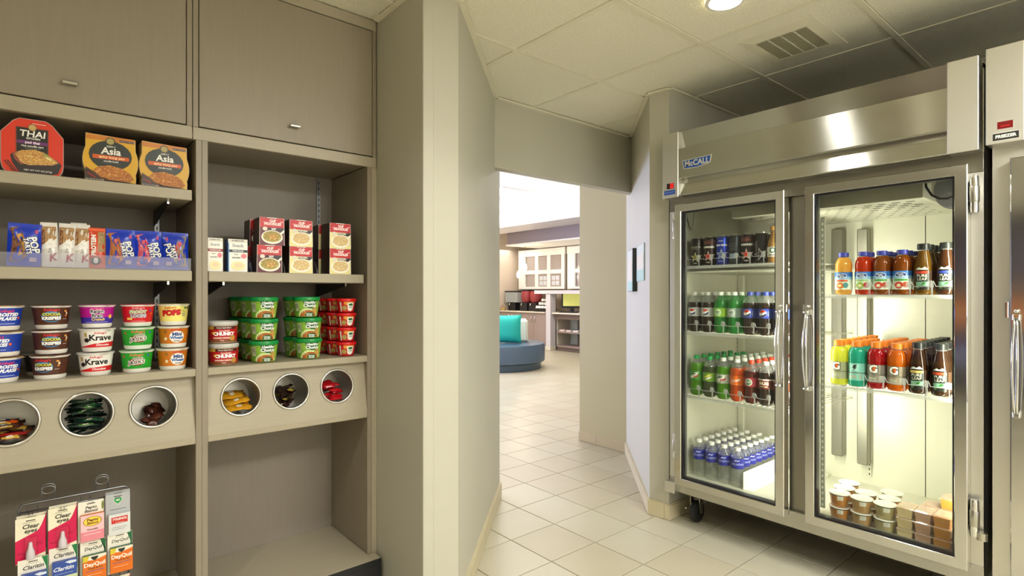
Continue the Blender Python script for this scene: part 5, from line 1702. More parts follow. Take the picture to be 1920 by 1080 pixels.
bottle('dietmist', SODA, 0.175, MG, '#e6eee0', (0.0148, 0.2005, 0.219), band('#97ab9c', [('e', -0.006, 0.110, 0.019, 0.019, '#c6d2c8'), T('MIST', -0.006, 0.112, 0.012, '#2f5a4a', 0.03), T('TWST', -0.006, 0.102, 0.007, '#2f5a4a', 0.02), ('r', 0.018, 0.09, 0.03, 0.13, '#84988c')]), 0.0362, neck=clear('green_plastic_b', (0.35, 0.75, 0.4), 1.45, 0.05, milk=0.2, milkcol=(0.2, 0.6, 0.25)))
DW = liquid('#62a818', 0.5)
GCAP = '#1c9a4c'
dew = [('p', [(-0.026, 0.100), (-0.004, 0.126), (0.024, 0.132), (0.012, 0.108), (-0.012, 0.094)], '#e9ede0'), T('Mtn', -0.008, 0.118, 0.016, '#14502a', 0.05, 0.3, 0.4), T('Dew', 0.006, 0.106, 0.016, '#c01a22', 0.05, 0.3, 0.4)]
bottle('dew', SODA, 0.178, DW, GCAP, (0.0148, 0.2005, 0.219), band('#3f8f2a', dew), 0.0362)
bottle('ginger', SODA, 0.165, liquid('#46562a', 0.4), GCAP, (0.0148, 0.2005, 0.219), band('#6c9a2a', [('p', [(-0.024, 0.104), (0.0, 0.122), (0.026, 0.128), (0.006, 0.112)], '#e8dc6a'), ('p', [(-0.02, 0.094), (0.004, 0.110), (0.026, 0.116), (0.008, 0.100)], '#f2eede')]), 0.0362)
bottle('dietdew', SODA, 0.172, DW, '#dfe8dc', (0.0148, 0.2005, 0.219), band('#a8b09e', dew), 0.0362)
bottle('orange', SODA, 0.172, liquid('#d9560f', 0.4), '#e8eee4', (0.0148, 0.2005, 0.219), band('#e0650f', [T('Crush', 0.0, 0.110, 0.019, '#f6e2d0', 0.04, 0.1, 0.25), ('r', -0.026, 0.089, 0.026, 0.091, '#f0a860')]), 0.0362)
bottle('cherry', SODA, 0.165, liquid('#5a1f16', 0.3), '#d8462a', (0.0148, 0.2005, 0.219), band('#8e1f2c', [('e', -0.006, 0.110, 0.0185, 0.0185, '#d9dccb'), ('e', -0.006, 0.110, 0.0145, 0.0145, '#6d8a6c'), T('MIST', -0.006, 0.110, 0.010, '#f0efe4', 0.03), ('r', 0.016, 0.09, 0.03, 0.13, '#c8465a')]), 0.0362)
bottle('root', SODA, 0.165, COLA, '#ece9de', (0.0148, 0.2005, 0.219), band('#6a2a1a', [('r', -HL, 0.128, HL, 0.134, '#e8dccc'), T('MUG', -0.002, 0.112, 0.020, '#f0e0c0', 0.06), T('ROOT BEER', -0.002, 0.0965, 0.007, '#f0e0c0', 0.03)]), 0.0362)

# cans
CANP = [(0.0, 0.004), (0.024, 0.003), (0.027, 0.0), (0.0325, 0.008), (0.0332, 0.012), (0.0332, 0.140), (0.030, 0.150), (0.0275, 0.1535), (0.0285, 0.156), (0.0265, 0.156), (0.0255, 0.152), (0.0, 0.152)]


def star(u, v, r, rot=0.3):
    pts = []
    for k in range(10):
        rr = r * (1.0 if k % 2 == 0 else 0.36) * (1.25 if k in (0, 4) else 1)
        pts.append((u + rr * math.cos(rot + k * PI / 5), v + rr * math.sin(rot + k * PI / 5)))
    return pts


def can(kind, body, ops):
    m = mat(body, 0.25, metal=0.5, var=0.08)
    al = mat('#b9b8b0', 0.25, metal=1.0)
    b_ = MB().lathe(CANP[:7], m, 24)
    tp_ = MB().lathe(CANP[6:], al, 24)
    tp_.box((-0.008, -0.012, 0.1525), (0.008, 0.006, 0.1535), al)
    sf = cyl_surf(lambda v: 0.0332, 0.0332)
    proto(kind, [('can', b_), ('lid', tp_), ('printed_label', MB().ops(sf, ops, e0=0.0005, de=0.00022, step=0.006))])


can('can_gold', '#26231f', [('p', star(0.0, 0.046, 0.030), '#d8d2a0'), ('p', star(0.0, 0.046, 0.023), '#8a7a3a'), T('ROCKSTAR', 0.0, 0.102, 0.0115, '#b0aa98', 0.02), ('r', -0.02, 0.091, 0.02, 0.0935, '#8a8474'), T('PURE', 0.0, 0.014, 0.008, '#d8d4c4', 0.02)])
can('can_red', '#2a1c1c', [('r', -0.05, 0.112, 0.05, 0.138, '#4a2624'), ('p', star(0.0, 0.048, 0.030), '#e6dcd2'), ('p', star(0.0, 0.048, 0.024), '#c0301e'), T('PUNCHED', 0.0, 0.098, 0.0135, '#f0ece4', 0.05), T('ROCKSTAR', 0.0, 0.122, 0.009, '#a85a4a', 0.02), T('FRUIT', 0.0, 0.016, 0.008, '#d8d4c4', 0.02)])
can('can_blue', '#2338a4', [('p', star(0.002, 0.055, 0.030), '#cfd4dc'), ('p', star(0.002, 0.055, 0.023), '#5a6a86'), T('ZERO CARB', 0.0, 0.104, 0.0115, '#eef0f6', 0.05), ('r', -0.014, 0.018, 0.014, 0.021, '#9fb0e0'), ('r', -0.012, 0.125, 0.012, 0.1275, '#d0d8f0')])
can('can_grey', '#33363c', [('r', -0.02, 0.03, 0.02, 0.056, '#8a99a6')] + [('r', -0.02, 0.075 + 0.008 * k, 0.02, 0.0765 + 0.008 * k, '#5a5e66') for k in range(5)])
can('can_black', '#231f20', [('p', star(0.004, 0.045, 0.034, 0.6), '#c9c4bd'), ('p', star(0.004, 0.045, 0.028, 0.6), '#2b2526'), T('ROCKSTAR', -0.016, 0.085, 0.011, '#8d837d', 0.01, 0, PI / 2)])
bottle('coffee', [(0.0, 0.002), (0.026, 0.0), (0.030, 0.006), (0.031, 0.08), (0.028, 0.105), (0.018, 0.135), (0.0165, 0.165)], 0.155, liquid('#a9814a', 0.3), '#c8964a', (0.0185, 0.160, 0.182), [('r', -0.06, 0.03, 0.06, 0.078, '#e6e0cf'), ('e', 0.0, 0.062, 0.014, 0.014, '#2c6a4c'), ('e', 0.0, 0.062, 0.008, 0.008, '#e9e4d4'), ('r', -0.02, 0.036, 0.02, 0.040, '#3a2a1c')], 0.0312)
FX = 2.725   # product front line in the cooler


def column(kind, name, desc, cat, y, z, n, r, pitch, group, face=0.0, col=''):
    for k in range(n):
        lb = '%s, %s of its row%s' % (desc, ORD[k], col)
        inst(kind, name, lb, cat, (FX + r + 0.002 + pitch * k, y + (0.0 if k == 0 else random.uniform(-0.0006, 0.0006)), z), -PI / 2 + face, group)


FA = 0.2   # labels turned a little towards the doorway side
g = 'cans on the top left cooler shelf'
for kd, y, ds in (('can_gold', C1[0], 'black energy can with gold star'), ('can_red', C1[1], 'dark energy can with red star beside the blue can'), ('can_blue', C1[2], 'blue energy can with silver star'), ('can_grey', C1[3], 'plain grey energy can'), ('can_red', C1[4], 'dark energy can with red star beside the grey can'), ('can_black', C1[5], 'black energy can with white outline star')):
    for k in range(3):
        inst(kd, 'energy_can', '%s, %s of its row' % (ds, ORD[k]), 'can', (FX + 0.036 + 0.068 * k, y - 0.004, Z1 + 0.0045), -PI / 2 + FA, g)
for k in range(2):
    inst('coffee', 'coffee_bottle', 'tan coffee bottle with gold cap by the door frame, %s of its row' % ORD[k], 'bottle', (FX + 0.034 + 0.066 * k, C1[6], Z1 + 0.0045), -PI / 2 + FA, 'coffee bottles on the top left cooler shelf')
SZ = 0.0045
for kd, y, ds, n in (('diet', C2[0], 'cola bottle with silver label at the cooler side wall', 5), ('diet', C2[1], 'cola bottle with silver label beside the green bottles', 5), ('mist', C2[2], 'green soda bottle with lime label on the second shelf', 5), ('dietmist', C2[3], 'green soda bottle with grey label on the second shelf', 5), ('cola', C2[4], 'cola bottle with blue label beside the green bottles', 5), ('cola', C2[5], 'cola bottle with blue label near the door edge', 5), ('cola', C2[6], 'cola bottle with blue label behind the door frame', 3)):
    column(kd, 'soda_bottle', ds, 'bottle', y, Z2 + SZ, n, 0.036, 0.0735, 'soda bottles on the second left cooler shelf', FA)
for kd, y, ds, n in (('dew', C3[0], 'bright green soda bottle at the cooler side wall', 6), ('ginger', C3[1], 'dark olive soda bottle with green cap', 6), ('dietdew', C3[2], 'bright green soda bottle with grey label and white cap', 7), ('orange', C3[3], 'orange soda bottle on the third shelf', 7), ('cherry', C3[4], 'dark red soda bottle with round emblem', 7), ('root', C3[5], 'dark root beer bottle with white cap', 6), ('root', C3[6], 'dark root beer bottle behind the door frame', 4)):
    column(kd, 'soda_bottle', ds, 'bottle', y, Z3 + SZ, n, 0.036, 0.0735, 'soda bottles on the third left cooler shelf', FA)

# water bottles standing on the cooler floor
WB = [(0.0, 0.003), (0.022, 0.0), (0.029, 0.004), (0.0318, 0.012), (0.0312, 0.03), (0.0318, 0.045), (0.0312, 0.06), (0.0318, 0.075), (0.0312, 0.09), (0.0318, 0.102), (0.0318, 0.150), (0.030, 0.162), (0.021, 0.180), (0.0135, 0.188), (0.0132, 0.192)]
wl = [('r', -0.0318 * PI, 0.098, 0.0318 * PI, 0.152, '#2a2f9c'), T('AQUAFINA', 0.0, 0.122, 0.0145, '#aab6ee', 0.02), ('p', [(-0.014, 0.138), (-0.004, 0.146), (0.004, 0.139), (0.014, 0.145), (0.014, 0.142), (0.004, 0.136), (-0.004, 0.142), (-0.014, 0.135)], '#c8d0f4')]
wall_m = MB().lathe(WB, WATER, 20)
proto('water', [('bottle', wall_m), ('cap', MB().lathe([(0.0155, 0.187), (0.0157, 0.190), (0.0155, 0.202), (0.014, 0.2035), (0, 0.2035)], mat('#eeeee8', 0.4, var=0.03), 14)), ('printed_label', MB().ops(cyl_surf(lambda v: 0.0318, 0.0318), wl, e0=0.0006, de=0.0002, step=0.006))])
for i in range(4):
    for k in range(7):
        y = 1.676 - 0.0745 * i
        inst('water', 'water_bottle', 'clear water bottle with blue label, %s in %s row' % (ORD[k] if k else 'front one', ['side wall', 'second', 'third', 'fourth', 'door edge'][i]), 'bottle', (2.786 + 0.0655 * k, y, 0.2585), -PI / 2 + (0.35 if k == 0 else 0.9), 'water bottles on the cooler floor')
t = thing('card_tray', 'white card panel along the water bottles', 'tray', (2.76, 1.410, 0.2585))
part('panel', MB().box((0.0, -0.003, 0.0), (0.50, 0.0, 0.088), WHITE), t)
part('flap', MB().box((0.0, -0.003, 0.0), (0.50, -0.05, 0.0012), WHITE), t)

# juices, teas and sports drinks behind the right door
JU = [(0.0, 0.003), (0.024, 0.0), (0.030, 0.004), (0.0325, 0.010), (0.0325, 0.018), (0.0335, 0.022), (0.0335, 0.102), (0.0325, 0.106), (0.0335, 0.112), (0.0338, 0.132), (0.030, 0.150), (0.023, 0.163), (0.0185, 0.168), (0.018, 0.176)]
BCAP = '#3b3fa0'


def juice(kind, liq, fruit, wave, leaf):
    w_ = 0.0338 * PI
    bottle(kind, JU, 0.166, liq, BCAP, (0.0205, 0.170, 0.189), [('r', -w_, 0.022, w_, 0.100, '#dfe8d4'), ('r', -w_, 0.078, w_, 0.100, '#2c6db8'), ('r', -w_, 0.068, w_, 0.080, '#8fb8d8'), ('e', 0.0, 0.084, 0.0215, 0.0105, '#eef2f4'), ('e', 0.0, 0.084, 0.0195, 0.0088, '#1c3a78'), T('Ocean', -0.003, 0.0872, 0.0085, '#f2f4f6', 0.02, 0.1), T('Spray', 0.002, 0.0805, 0.0085, '#f2f4f6', 0.02, 0.1),
           ('r', -0.024, 0.058, 0.024, 0.066, wave), ('e', -0.006, 0.040, 0.016, 0.014, fruit), ('e', 0.016, 0.042, 0.010, 0.012, leaf), ('e', -0.006, 0.040, 0.007, 0.006, '#f0e2b0')], 0.0338)


juice('juice_pale', liquid('#e6b450', 0.5), '#e07a1c', '#d8603a', '#4a8a8a')
juice('juice_red', liquid('#cf3a12', 0.5), '#8fae3a', '#9ac07a', '#b8323a')
juice('juice_apple', liquid('#9a5012', 0.5), '#c43220', '#4f9a4a', '#b04a2a')
TEA = [(0.0, 0.003), (0.024, 0.0), (0.031, 0.004), (0.033, 0.010), (0.033, 0.100), (0.0315, 0.115), (0.026, 0.145), (0.0205, 0.168), (0.019, 0.180), (0.0185, 0.190)]
TEAM = liquid('#3a2210', 0.35)


def tea(kind, liq, flav):
    w_ = 0.033
    bottle(kind, TEA, 0.18, liq, '#20221f', (0.0215, 0.186, 0.2095), [('r', -0.026, 0.020, 0.026, 0.098, '#20241c'), ('r', -0.024, 0.086, 0.024, 0.096, flav), T('PURE', 0.0, 0.077, 0.0155, '#dcdccb', 0.02), T('LEAF', 0.0, 0.063, 0.0155, '#dcdccb', 0.02), ('r', -0.020, 0.036, 0.022, 0.053, '#86b89a'), ('p', [(-0.004, 0.040), (0.004, 0.050), (0.014, 0.050), (0.008, 0.042)], '#3a7a2a'), ('e', -0.014, 0.030, 0.006, 0.006, '#5a7a4a'), ('p', [(-0.022, 0.102), (-0.010, 0.112), (0.0, 0.106), (0.010, 0.114), (0.022, 0.102)], '#d8dcd2'), ('r', 0.028, 0.018, 0.05, 0.098, '#4a3424')], 0.033)


tea('tea_red', liquid('#80591a', 0.5), '#c8402c')
tea('tea_blue', liquid('#4a2c16', 0.4), '#3a4ab0')
tea('tea_gold', TEAM, '#d8b86a')
tea('tea_orange', TEAM, '#c8482a')
GA = [(0.0, 0.003), (0.026, 0.0), (0.0335, 0.004), (0.0356, 0.014), (0.0356, 0.024), (0.0344, 0.030), (0.0344, 0.100), (0.0348, 0.106), (0.0356, 0.113), (0.0354, 0.140), (0.033, 0.158), (0.026, 0.170), (0.0205, 0.175), (0.020, 0.183)]


def sport(kind, liq, band_, ops):
    w_ = 0.036 * PI
    bottle(kind, GA, 0.172, liq, '#dd7a1c', (0.0225, 0.176, 0.2005), [('r', -w_, 0.028, w_, 0.104, band_), ('r', -w_, 0.060, w_, 0.064, '#6a6a5a'), ('r', 0.014, 0.034, 0.026, 0.056, '#9a9a88'), ('r', -0.026, 0.040, 0.006, 0.050, '#b0b09a')] + ops, 0.0347)


gl = [('r', -0.024, 0.066, 0.014, 0.103, '#8a8a78'), T('G', -0.005, 0.0848, 0.044, '#2a2a26', 0.10), T('G', -0.005, 0.0848, 0.044, '#f6f4ec', 0.045), ('p', [(-0.004, 0.096), (0.006, 0.096), (0.0, 0.087), (0.006, 0.087), (-0.008, 0.072), (-0.004, 0.083), (-0.009, 0.083)], '#d8601c')]
sport('gat_yellow', liquid('#dfe04a', 0.5), '#a3a67c', gl)
sport('gat_teal', liquid('#22b89a', 0.5), '#7cc0ae', [('r', -0.018, 0.070, 0.012, 0.100, '#a8d8cc'), ('p', [(-0.004, 0.098), (0.008, 0.098), (0.001, 0.087), (0.008, 0.087), (-0.010, 0.070), (-0.004, 0.083), (-0.011, 0.083)], '#1f2a2a')])
sport('gat_red', liquid('#b4121a', 0.45), '#8d8478', gl)
sport('gat_orange', liquid('#e0720c', 0.5), '#9f8f78', gl)
FB = 0.06
for kd, y, ds, n in (('juice_pale', R1[0], 'pale orange juice bottle with blue cap', 1), ('juice_red', R1[1], 'red juice bottle with blue cap', 2), ('juice_apple', R1[2], 'brown apple juice bottle beside the red juice', 3), ('juice_apple', R1[3], 'brown apple juice bottle beside the tea', 3)):
    column(kd, 'juice_bottle', ds, 'bottle', y, ZR1 + SZ, n, 0.034, 0.0715, 'juice bottles on the upper right cooler shelf', FB)
for kd, y, ds, n in (('tea_red', R1[4], 'amber tea bottle with red flash', 4), ('tea_blue', R1[5], 'dark tea bottle with blue flash', 4)):
    column(kd, 'tea_bottle', ds, 'bottle', y, ZR1 + SZ, n, 0.034, 0.069, 'tea bottles on the upper right cooler shelf', FB)
for kd, y, ds, n in (('gat_yellow', R2[0], 'yellow sports drink bottle', 7), ('gat_teal', R2[1], 'teal sports drink bottle', 4), ('gat_red', R2[2], 'red sports drink bottle', 6), ('gat_orange', R2[3], 'orange sports drink bottle', 6)):
    column(kd, 'sports_drink_bottle', ds, 'bottle', y, ZR2 + SZ, n, 0.0365, 0.0745, 'sports drinks on the lower right cooler shelf', FB)
for kd, y, ds, n in (('tea_gold', R2[4], 'dark tea bottle with gold flash', 7), ('tea_orange', R2[5], 'dark tea bottle with orange flash', 7)):
    column(kd, 'tea_bottle', ds, 'bottle', y, ZR2 + SZ, n, 0.034, 0.0715, 'tea bottles on the lower right cooler shelf', FB)

# parfait cups and clamshells on the cooler floor
def tub(kind, food):
    rb, rt, h = 0.0325, 0.0405, 0.0585
    tb_ = MB().lathe([(0, 0.001), (rb - 0.002, 0), (rb, 0.003), (rt - 0.001, h - 0.008)], food, 24)
    tb_.lathe([(rt - 0.001, h - 0.008), (rt, h - 0.003)], PETCLEAR, 24)
    ld = MB().lathe([(rt, h - 0.004), (rt + 0.003, h - 0.003), (rt + 0.003, h), (rt, h + 0.001), (rt - 0.003, h), (0, h)], mat('#e3dfcf', 0.35, var=0.06), 28)
    sd = MB().ops(cyl_surf(lambda v: rb + (rt - rb) * v / h, 0.036), [('r', -0.014, 0.032, 0.008, 0.050, '#dcd9c8'), ('r', -0.012, 0.043, 0.004, 0.0445, '#6a6a60'), ('r', -0.012, 0.037, 0.002, 0.0382, '#6a6a60')], step=0.006)
    proto(kind, [('tub', tb_), ('lid', ld), ('sticker', sd)])


tub('tub_a', mat('#b9772e', 0.35, var=0.35, scale=40, coat=0.4))
tub('tub_b', mat('#b28a52', 0.35, var=0.4, scale=40, coat=0.4))
tub('tub_c', mat('#a89a6a', 0.35, var=0.3, scale=40, coat=0.4))
TP = [(2.738, 0.948, 'tub_a', 'nearest the door hinge mullion'), (2.738, 0.859, 'tub_b', 'in the middle of the front row'), (2.738, 0.770, 'tub_c', 'in the front row beside the sandwich boxes'),
      (2.828, 0.958, 'tub_a', 'second row by the mullion'), (2.828, 0.869, 'tub_b', 'second row, middle'), (2.828, 0.780, 'tub_a', 'second row beside the sandwich boxes'), (2.918, 0.968, 'tub_b', 'third row by the mullion'), (2.918, 0.795, 'tub_c', 'third row beside the sandwich boxes')]
for x, y, kd, ds in TP:
    for k in range(2):
        inst(kd, 'fruit_cup', 'fruit cup with pale lid, %s, %s one' % (ds, ('lower', 'upper')[k]), 'fruit cup', (x, y, 0.2585 + 0.0602 * k), -PI / 2 + 0.5, 'fruit cups on the cooler floor')


def clam(kind, food):
    b_ = MB()
    w_, d_, h_ = 0.0275, 0.045, 0.040
    b_.add([(-d_ + 0.006, -w_ + 0.004, 0), (d_ - 0.006, -w_ + 0.004, 0), (d_ - 0.006, w_ - 0.004, 0), (-d_ + 0.006, w_ - 0.004, 0), (-d_, -w_, h_), (d_, -w_, h_), (d_, w_, h_), (-d_, w_, h_)], [(0, 3, 2, 1), (0, 1, 5, 4), (1, 2, 6, 5), (2, 3, 7, 6), (3, 0, 4, 7), (4, 5, 6, 7)], food)
    l_ = MB().box((-d_ - 0.003, -w_ - 0.003, h_ - 0.001), (d_ + 0.003, w_ + 0.003, h_ + 0.002), clear('clam_' + kind, (0.95, 0.9, 0.85), 1.45, 0.05, milk=0.25, milkcol=(0.9, 0.75, 0.6)), 0.001)
    l_.box((-d_ + 0.004, -w_ + 0.004, h_ + 0.002), (d_ - 0.004, w_ - 0.004, h_ + 0.004), clear('clamt_' + kind, (0.95, 0.9, 0.85), 1.45, 0.05, milk=0.3, milkcol=(0.9, 0.78, 0.62)), 0.001)
    proto(kind, [('tray', b_), ('lid', l_)])


clam('clam_a', mat('#d2bd8e', 0.35, var=0.2, scale=25, coat=0.3))
clam('clam_b', mat('#c39a80', 0.35, var=0.2, scale=25, coat=0.4))
clam('clam_c', mat('#d8943e', 0.35, var=0.2, scale=25, coat=0.4))
for (x, y, kd, n, ds) in ((2.748, 0.693, 'clam_a', 3, 'cream lunch box beside the fruit cups'), (2.748, 0.631, 'clam_b', 3, 'pinkish lunch box in the middle of the front row'), (2.748, 0.569, 'clam_c', 3, 'orange lunch box by the door edge'), (2.848, 0.691, 'clam_a', 2, 'cream lunch box in the second row'), (2.748, 0.507, 'clam_c', 2, 'orange lunch box at the side wall'), (2.848, 0.629, 'clam_b', 3, 'pinkish lunch box in the second row'), (2.848, 0.567, 'clam_c', 4, 'orange lunch box in the second row')):
    for k in range(n):
        inst(kd, 'lunch_box', '%s, %s layer' % (ds, ['bottom', 'second', 'third', 'top'][k]), 'lunch box', (x, y, 0.2585 + 0.0445 * k), 0.0, 'lunch boxes on the cooler floor')

# ================================================================== SIDE DISPLAY (behind the camera, mirrored in the steel door frames)
t = thing('snack_display', 'purple grey shelf unit on the side wall, mirrored in the door frames', 'shelf unit', (-1.396, 1.15, 0))
PURP = mat('#4c4657', 0.5, var=0.05)
part('back_panel', MB().box((0, -0.75, 0.3), (0.012, 0.75, 2.0), PURP), t)
for y in (-0.75, 0.73):
    part('side_panel', MB().box((0.012, y, 0.3), (0.30, y + 0.02, 2.0), CAB), t)
for z in (0.30, 0.60, 0.95, 1.30, 1.98):
    part('shelf', MB().box((0.013, -0.729, z), (0.30, 0.729, z + 0.03), CABF, 0.002), t)
packet('crisp_orange', 0.15, 0.24, 0.03, foil('#d5702a'), [('e', 0, 0.12, 0.05, 0.03, '#f0e0b0')])
packet('crisp_blue', 0.15, 0.18, 0.03, foil('#2b48b0'), [('e', 0, 0.09, 0.05, 0.03, '#e0e4f0')])
for z, kd, cn in ((0.9815, 'crisp_orange', 'orange'), (0.6315, 'crisp_blue', 'blue')):
    for k in range(8):
        inst(kd, 'crisp_packet', '%s crisp packet on the side display, %s from the cabinet end' % (cn, (['first'] + ORD[1:])[k]), 'crisp packet', (-1.20, 1.76 - 0.168 * k, z + 0.002), PI / 2, '%s packets on the side display' % cn)

# ================================================================== WALL SIGNS
def on_diag(d):
    return P + dP * d


def sign(d0, d1, z0, z1, th, lb, edge):
    t = thing('wall_sign', lb, 'sign', (0, 0, 0))
    a, c = on_diag(d0), on_diag(d1)
    m = MB().prism([(a.x, a.y, z0), (c.x, c.y, z0), (c.x + nP.x * th, c.y + nP.y * th, z0), (a.x + nP.x * th, a.y + nP.y * th, z0)], (0, 0, z1 - z0), edge)
    part('board', m, t)
    sf = lambda u, v, e: (a.x + dP.x * u + nP.x * (th + e), a.y + dP.y * u + nP.y * (th + e), v)
    L_ = d1 - d0
    part('printed_face', MB().ops(sf, [('r', 0.004, z0 + 0.004, L_ - 0.004, z1 - 0.004, '#cfd8d2'), ('r', 0.004, z0 + 0.004, L_ - 0.004, z0 + 0.07, '#a9cfc8'), ('r', 0.02, z0 + 0.08, L_ - 0.02, z1 - 0.06, '#ddd9cc')], e0=0.001, de=0.0005, step=0.5), t)


sign(0.183, 0.531, 1.353, 1.585, 0.006, 'flat pale teal wall notice nearer the cooler', mat('#a8c0ba', 0.4))
sign(0.560, 0.847, 1.287, 1.582, 0.030, 'pale teal wall sign with thick dark edge nearer the doorway', mat('#2c2f2c', 0.4))

# ================================================================== LOBBY FURNISHINGS
ctr = Vector((6.0, 7.5))
t = thing('round_ottoman', 'round blue grey upholstered ottoman in the lobby', 'ottoman', (6.02, 7.48, 0))
OTT = mat('#4d6276', 0.35, var=0.06, scale=6, spec=0.5)
part('plinth', MB().lathe([(0.0, 0.002), (0.735, 0.002), (0.74, 0.01), (0.74, 0.105), (0.70, 0.11)], OTT, 64), t)
part('seat', MB().lathe([(0.70, 0.112), (0.79, 0.118), (0.805, 0.13), (0.805, 0.395), (0.79, 0.42), (0.0, 0.422)], OTT, 64), t)
t = thing('backrest_cube', 'pale cream square back cushion on the ottoman', 'cushion', (6.415, 7.49, 0.4225), YAW)
part('cushion', MB().box((-0.25, -0.22, 0), (0.1, 0.22, 0.40), mat('#dfe3d2', 0.6, var=0.04), 0.04), t)


def pillow(w, h, th, m):
    mb = MB()

    def q(s):
        def f_(a, b):
            u, v = 2 * a - 1, 2 * b - 1
            k = (max(0, 1 - u ** 4) * max(0, 1 - v ** 4)) ** 0.6
            pin = 1 - 0.05 * (abs(u) * (1 - v * v) + 0) if False else 1
            return (s * th * k, u * w / 2 * (1 - 0.06 * (1 - v * v)) * pin, v * h / 2 * (1 - 0.06 * (1 - u * u)))
        return f_
    mb.grid(q(1), 16, 16, m)
    mb.grid(q(-1), 16, 16, m)
    return mb


t = thing('throw_pillow', 'turquoise square throw pillow leaning on the ottoman cushion', 'pillow', (5.98, 7.25, 0.668), YAW, ry=-0.12)
part('pillow_cover', pillow(0.56, 0.49, 0.10, mat('#22bcae', 0.6, var=0.06, scale=12, bump=0.2)), t)

WOOD = mat('#9c8b84', 0.45, var=0.12, scale=8, stretch=(8, 8, 0.6))
TOPM = mat('#d9d2c2', 0.3, var=0.05)
t = thing('lobby_counter', 'grey wood cabinet counter with pale top in the lobby', 'counter', (0, 0, 0))
part('carcass', MB().box((8.68, 9.05, 0.06), (9.24, 10.70, 0.82), WOOD), t)
part('worktop', MB().box((8.62, 9.05, 0.822), (9.245, 10.71, 0.85), TOPM, 0.004), t)
part('toe_kick', MB().box((8.70, 9.05, 0.003), (9.24, 10.70, 0.06), mat('#bdb6a4', 0.5)), t)
for k in range(4):
    y0 = 9.055 + k * 0.41
    d = part('door', MB().box((8.66, y0 + 0.003, 0.075), (8.68, y0 + 0.407, 0.815), WOOD, 0.002), t)
    hy = y0 + (0.35 if k % 2 == 0 else 0.06)
    part('handle', MB().tube([(8.655, hy, 0.60), (8.645, hy, 0.60), (8.645, hy, 0.75), (8.655, hy, 0.75)], 0.007, CHROME, 6), d)
t = thing('lobby_post', 'white square post between counter and computer desk', 'post', (0, 0, 0))
part('shaft', MB().box((8.60, 8.84, 0.09), (8.76, 8.985, 1.26), WALLW), t)
part('base_block', MB().box((8.59, 8.83, 0.002), (8.77, 8.995, 0.09), TOPM), t)
structure('trim_6', MB().box((8.58, 7.0, 1.262), (8.95, 9.35, 1.34), WALLW, 0.005))
t = thing('computer_desk', 'built in computer desk with curved shelves in the lobby', 'desk', (0, 0, 0))
part('desktop', MB().box((8.62, 7.2, 0.815), (9.24, 8.822, 0.85), TOPM, 0.004), t)
part('apron', MB().box((8.70, 7.3, 0.70), (8.74, 8.82, 0.814), mat('#6d5c50', 0.5)), t)
part('side_panel', MB().box((8.78, 8.80, 0.09), (9.2, 8.825, 0.70), mat('#c6c2ae', 0.5)), t)
part('back_panel', MB().box((9.18, 7.3, 0.09), (9.22, 8.80, 0.70), mat('#b9bfae', 0.5)), t)
part('inner_panel', MB().box((8.90, 7.3, 0.09), (9.18, 8.30, 0.70), mat('#4a3c34', 0.5)), t)
for z0, z1 in ((0.40, 0.435), (0.085, 0.12)):
    pts = [(9.18, 8.80), (8.78, 8.80)] + [(8.70 + 0.08 * math.cos(a), 8.72 + 0.08 * math.sin(a)) for a in (1.2, 0.9 + PI / 4, PI)] + [(8.70, 7.4), (9.18, 7.4)]
    part('curved_shelf', MB().prism([(p_[0], p_[1], z0) for p_ in [(9.18, 8.80), (8.80, 8.80), (8.74, 8.78), (8.71, 8.74), (8.70, 8.68), (8.70, 7.4), (9.18, 7.4)]], (0, 0, z1 - z0), mat('#8d7b72', 0.45)), t)
part('plinth', MB().box((8.74, 7.4, 0.003), (9.18, 8.76, 0.084), mat('#6d5c50', 0.5)), t)
for i, (y, c, lb, n_) in enumerate(((8.60, '#a8464a', 'red', 3), (8.40, '#4a4a52', 'dark', 3), (8.20, '#a8a4b4', 'grey', 3))):
    for k in range(n_):
        t = thing('magazine', '%s magazine on the curved desk shelf, %s of its pile' % (lb, ['lowest', 'middle', 'topmost'][k]), 'magazine', (8.80, y - 0.01 * k, 0.4355 + 0.013 * k), 0.05 * k - 0.05, 'magazines under the lobby desk')
        part('pages', MB().box((-0.085, -0.08, 0), (0.085, 0.08, 0.010), mat('#e4dfd4', 0.6)), t)
        part('cover', MB().box((-0.086, -0.081, 0.010), (0.086, 0.081, 0.0125), pm(c)), t)
t = thing('computer_monitor', 'black desktop monitor with yellow green screen', 'monitor', (8.95, 8.50, 0.8505), 0.62)
m_ = MB().box((-0.02, -0.24, 0.10), (0.03, 0.24, 0.44), BLACK, 0.01)
part('housing', m_, t)
part('screen', MB().box((-0.022, -0.205, 0.14), (-0.0205, 0.205, 0.415), mat('#cfd070', 0.3, var=0.15, scale=4, emit=0.35)), t)
part('stand', MB().box((-0.02, -0.04, 0.012), (0.03, 0.04, 0.11), BLACK).box((-0.09, -0.13, 0.0), (0.1, 0.13, 0.014), BLACK, 0.004), t)
t = thing('keyboard', 'black keyboard in front of the lobby monitor', 'keyboard', (8.71, 8.40, 0.8505))
part('base', MB().box((-0.07, -0.22, 0), (0.07, 0.22, 0.018), BLACK, 0.003), t)
kb = MB()
for i in range(4):
    for j in range(14):
        kb.box((-0.055 + 0.028 * i, -0.205 + 0.0295 * j, 0.018), (-0.033 + 0.028 * i, -0.181 + 0.0295 * j, 0.024), mat('#2c2c30', 0.5))
p_ = part('keys', kb, t)
p_['kind'] = 'stuff'
# windows over the counter
PANE = mat('#a79d98', 0.12, var=0.1, scale=2, spec=0.8)


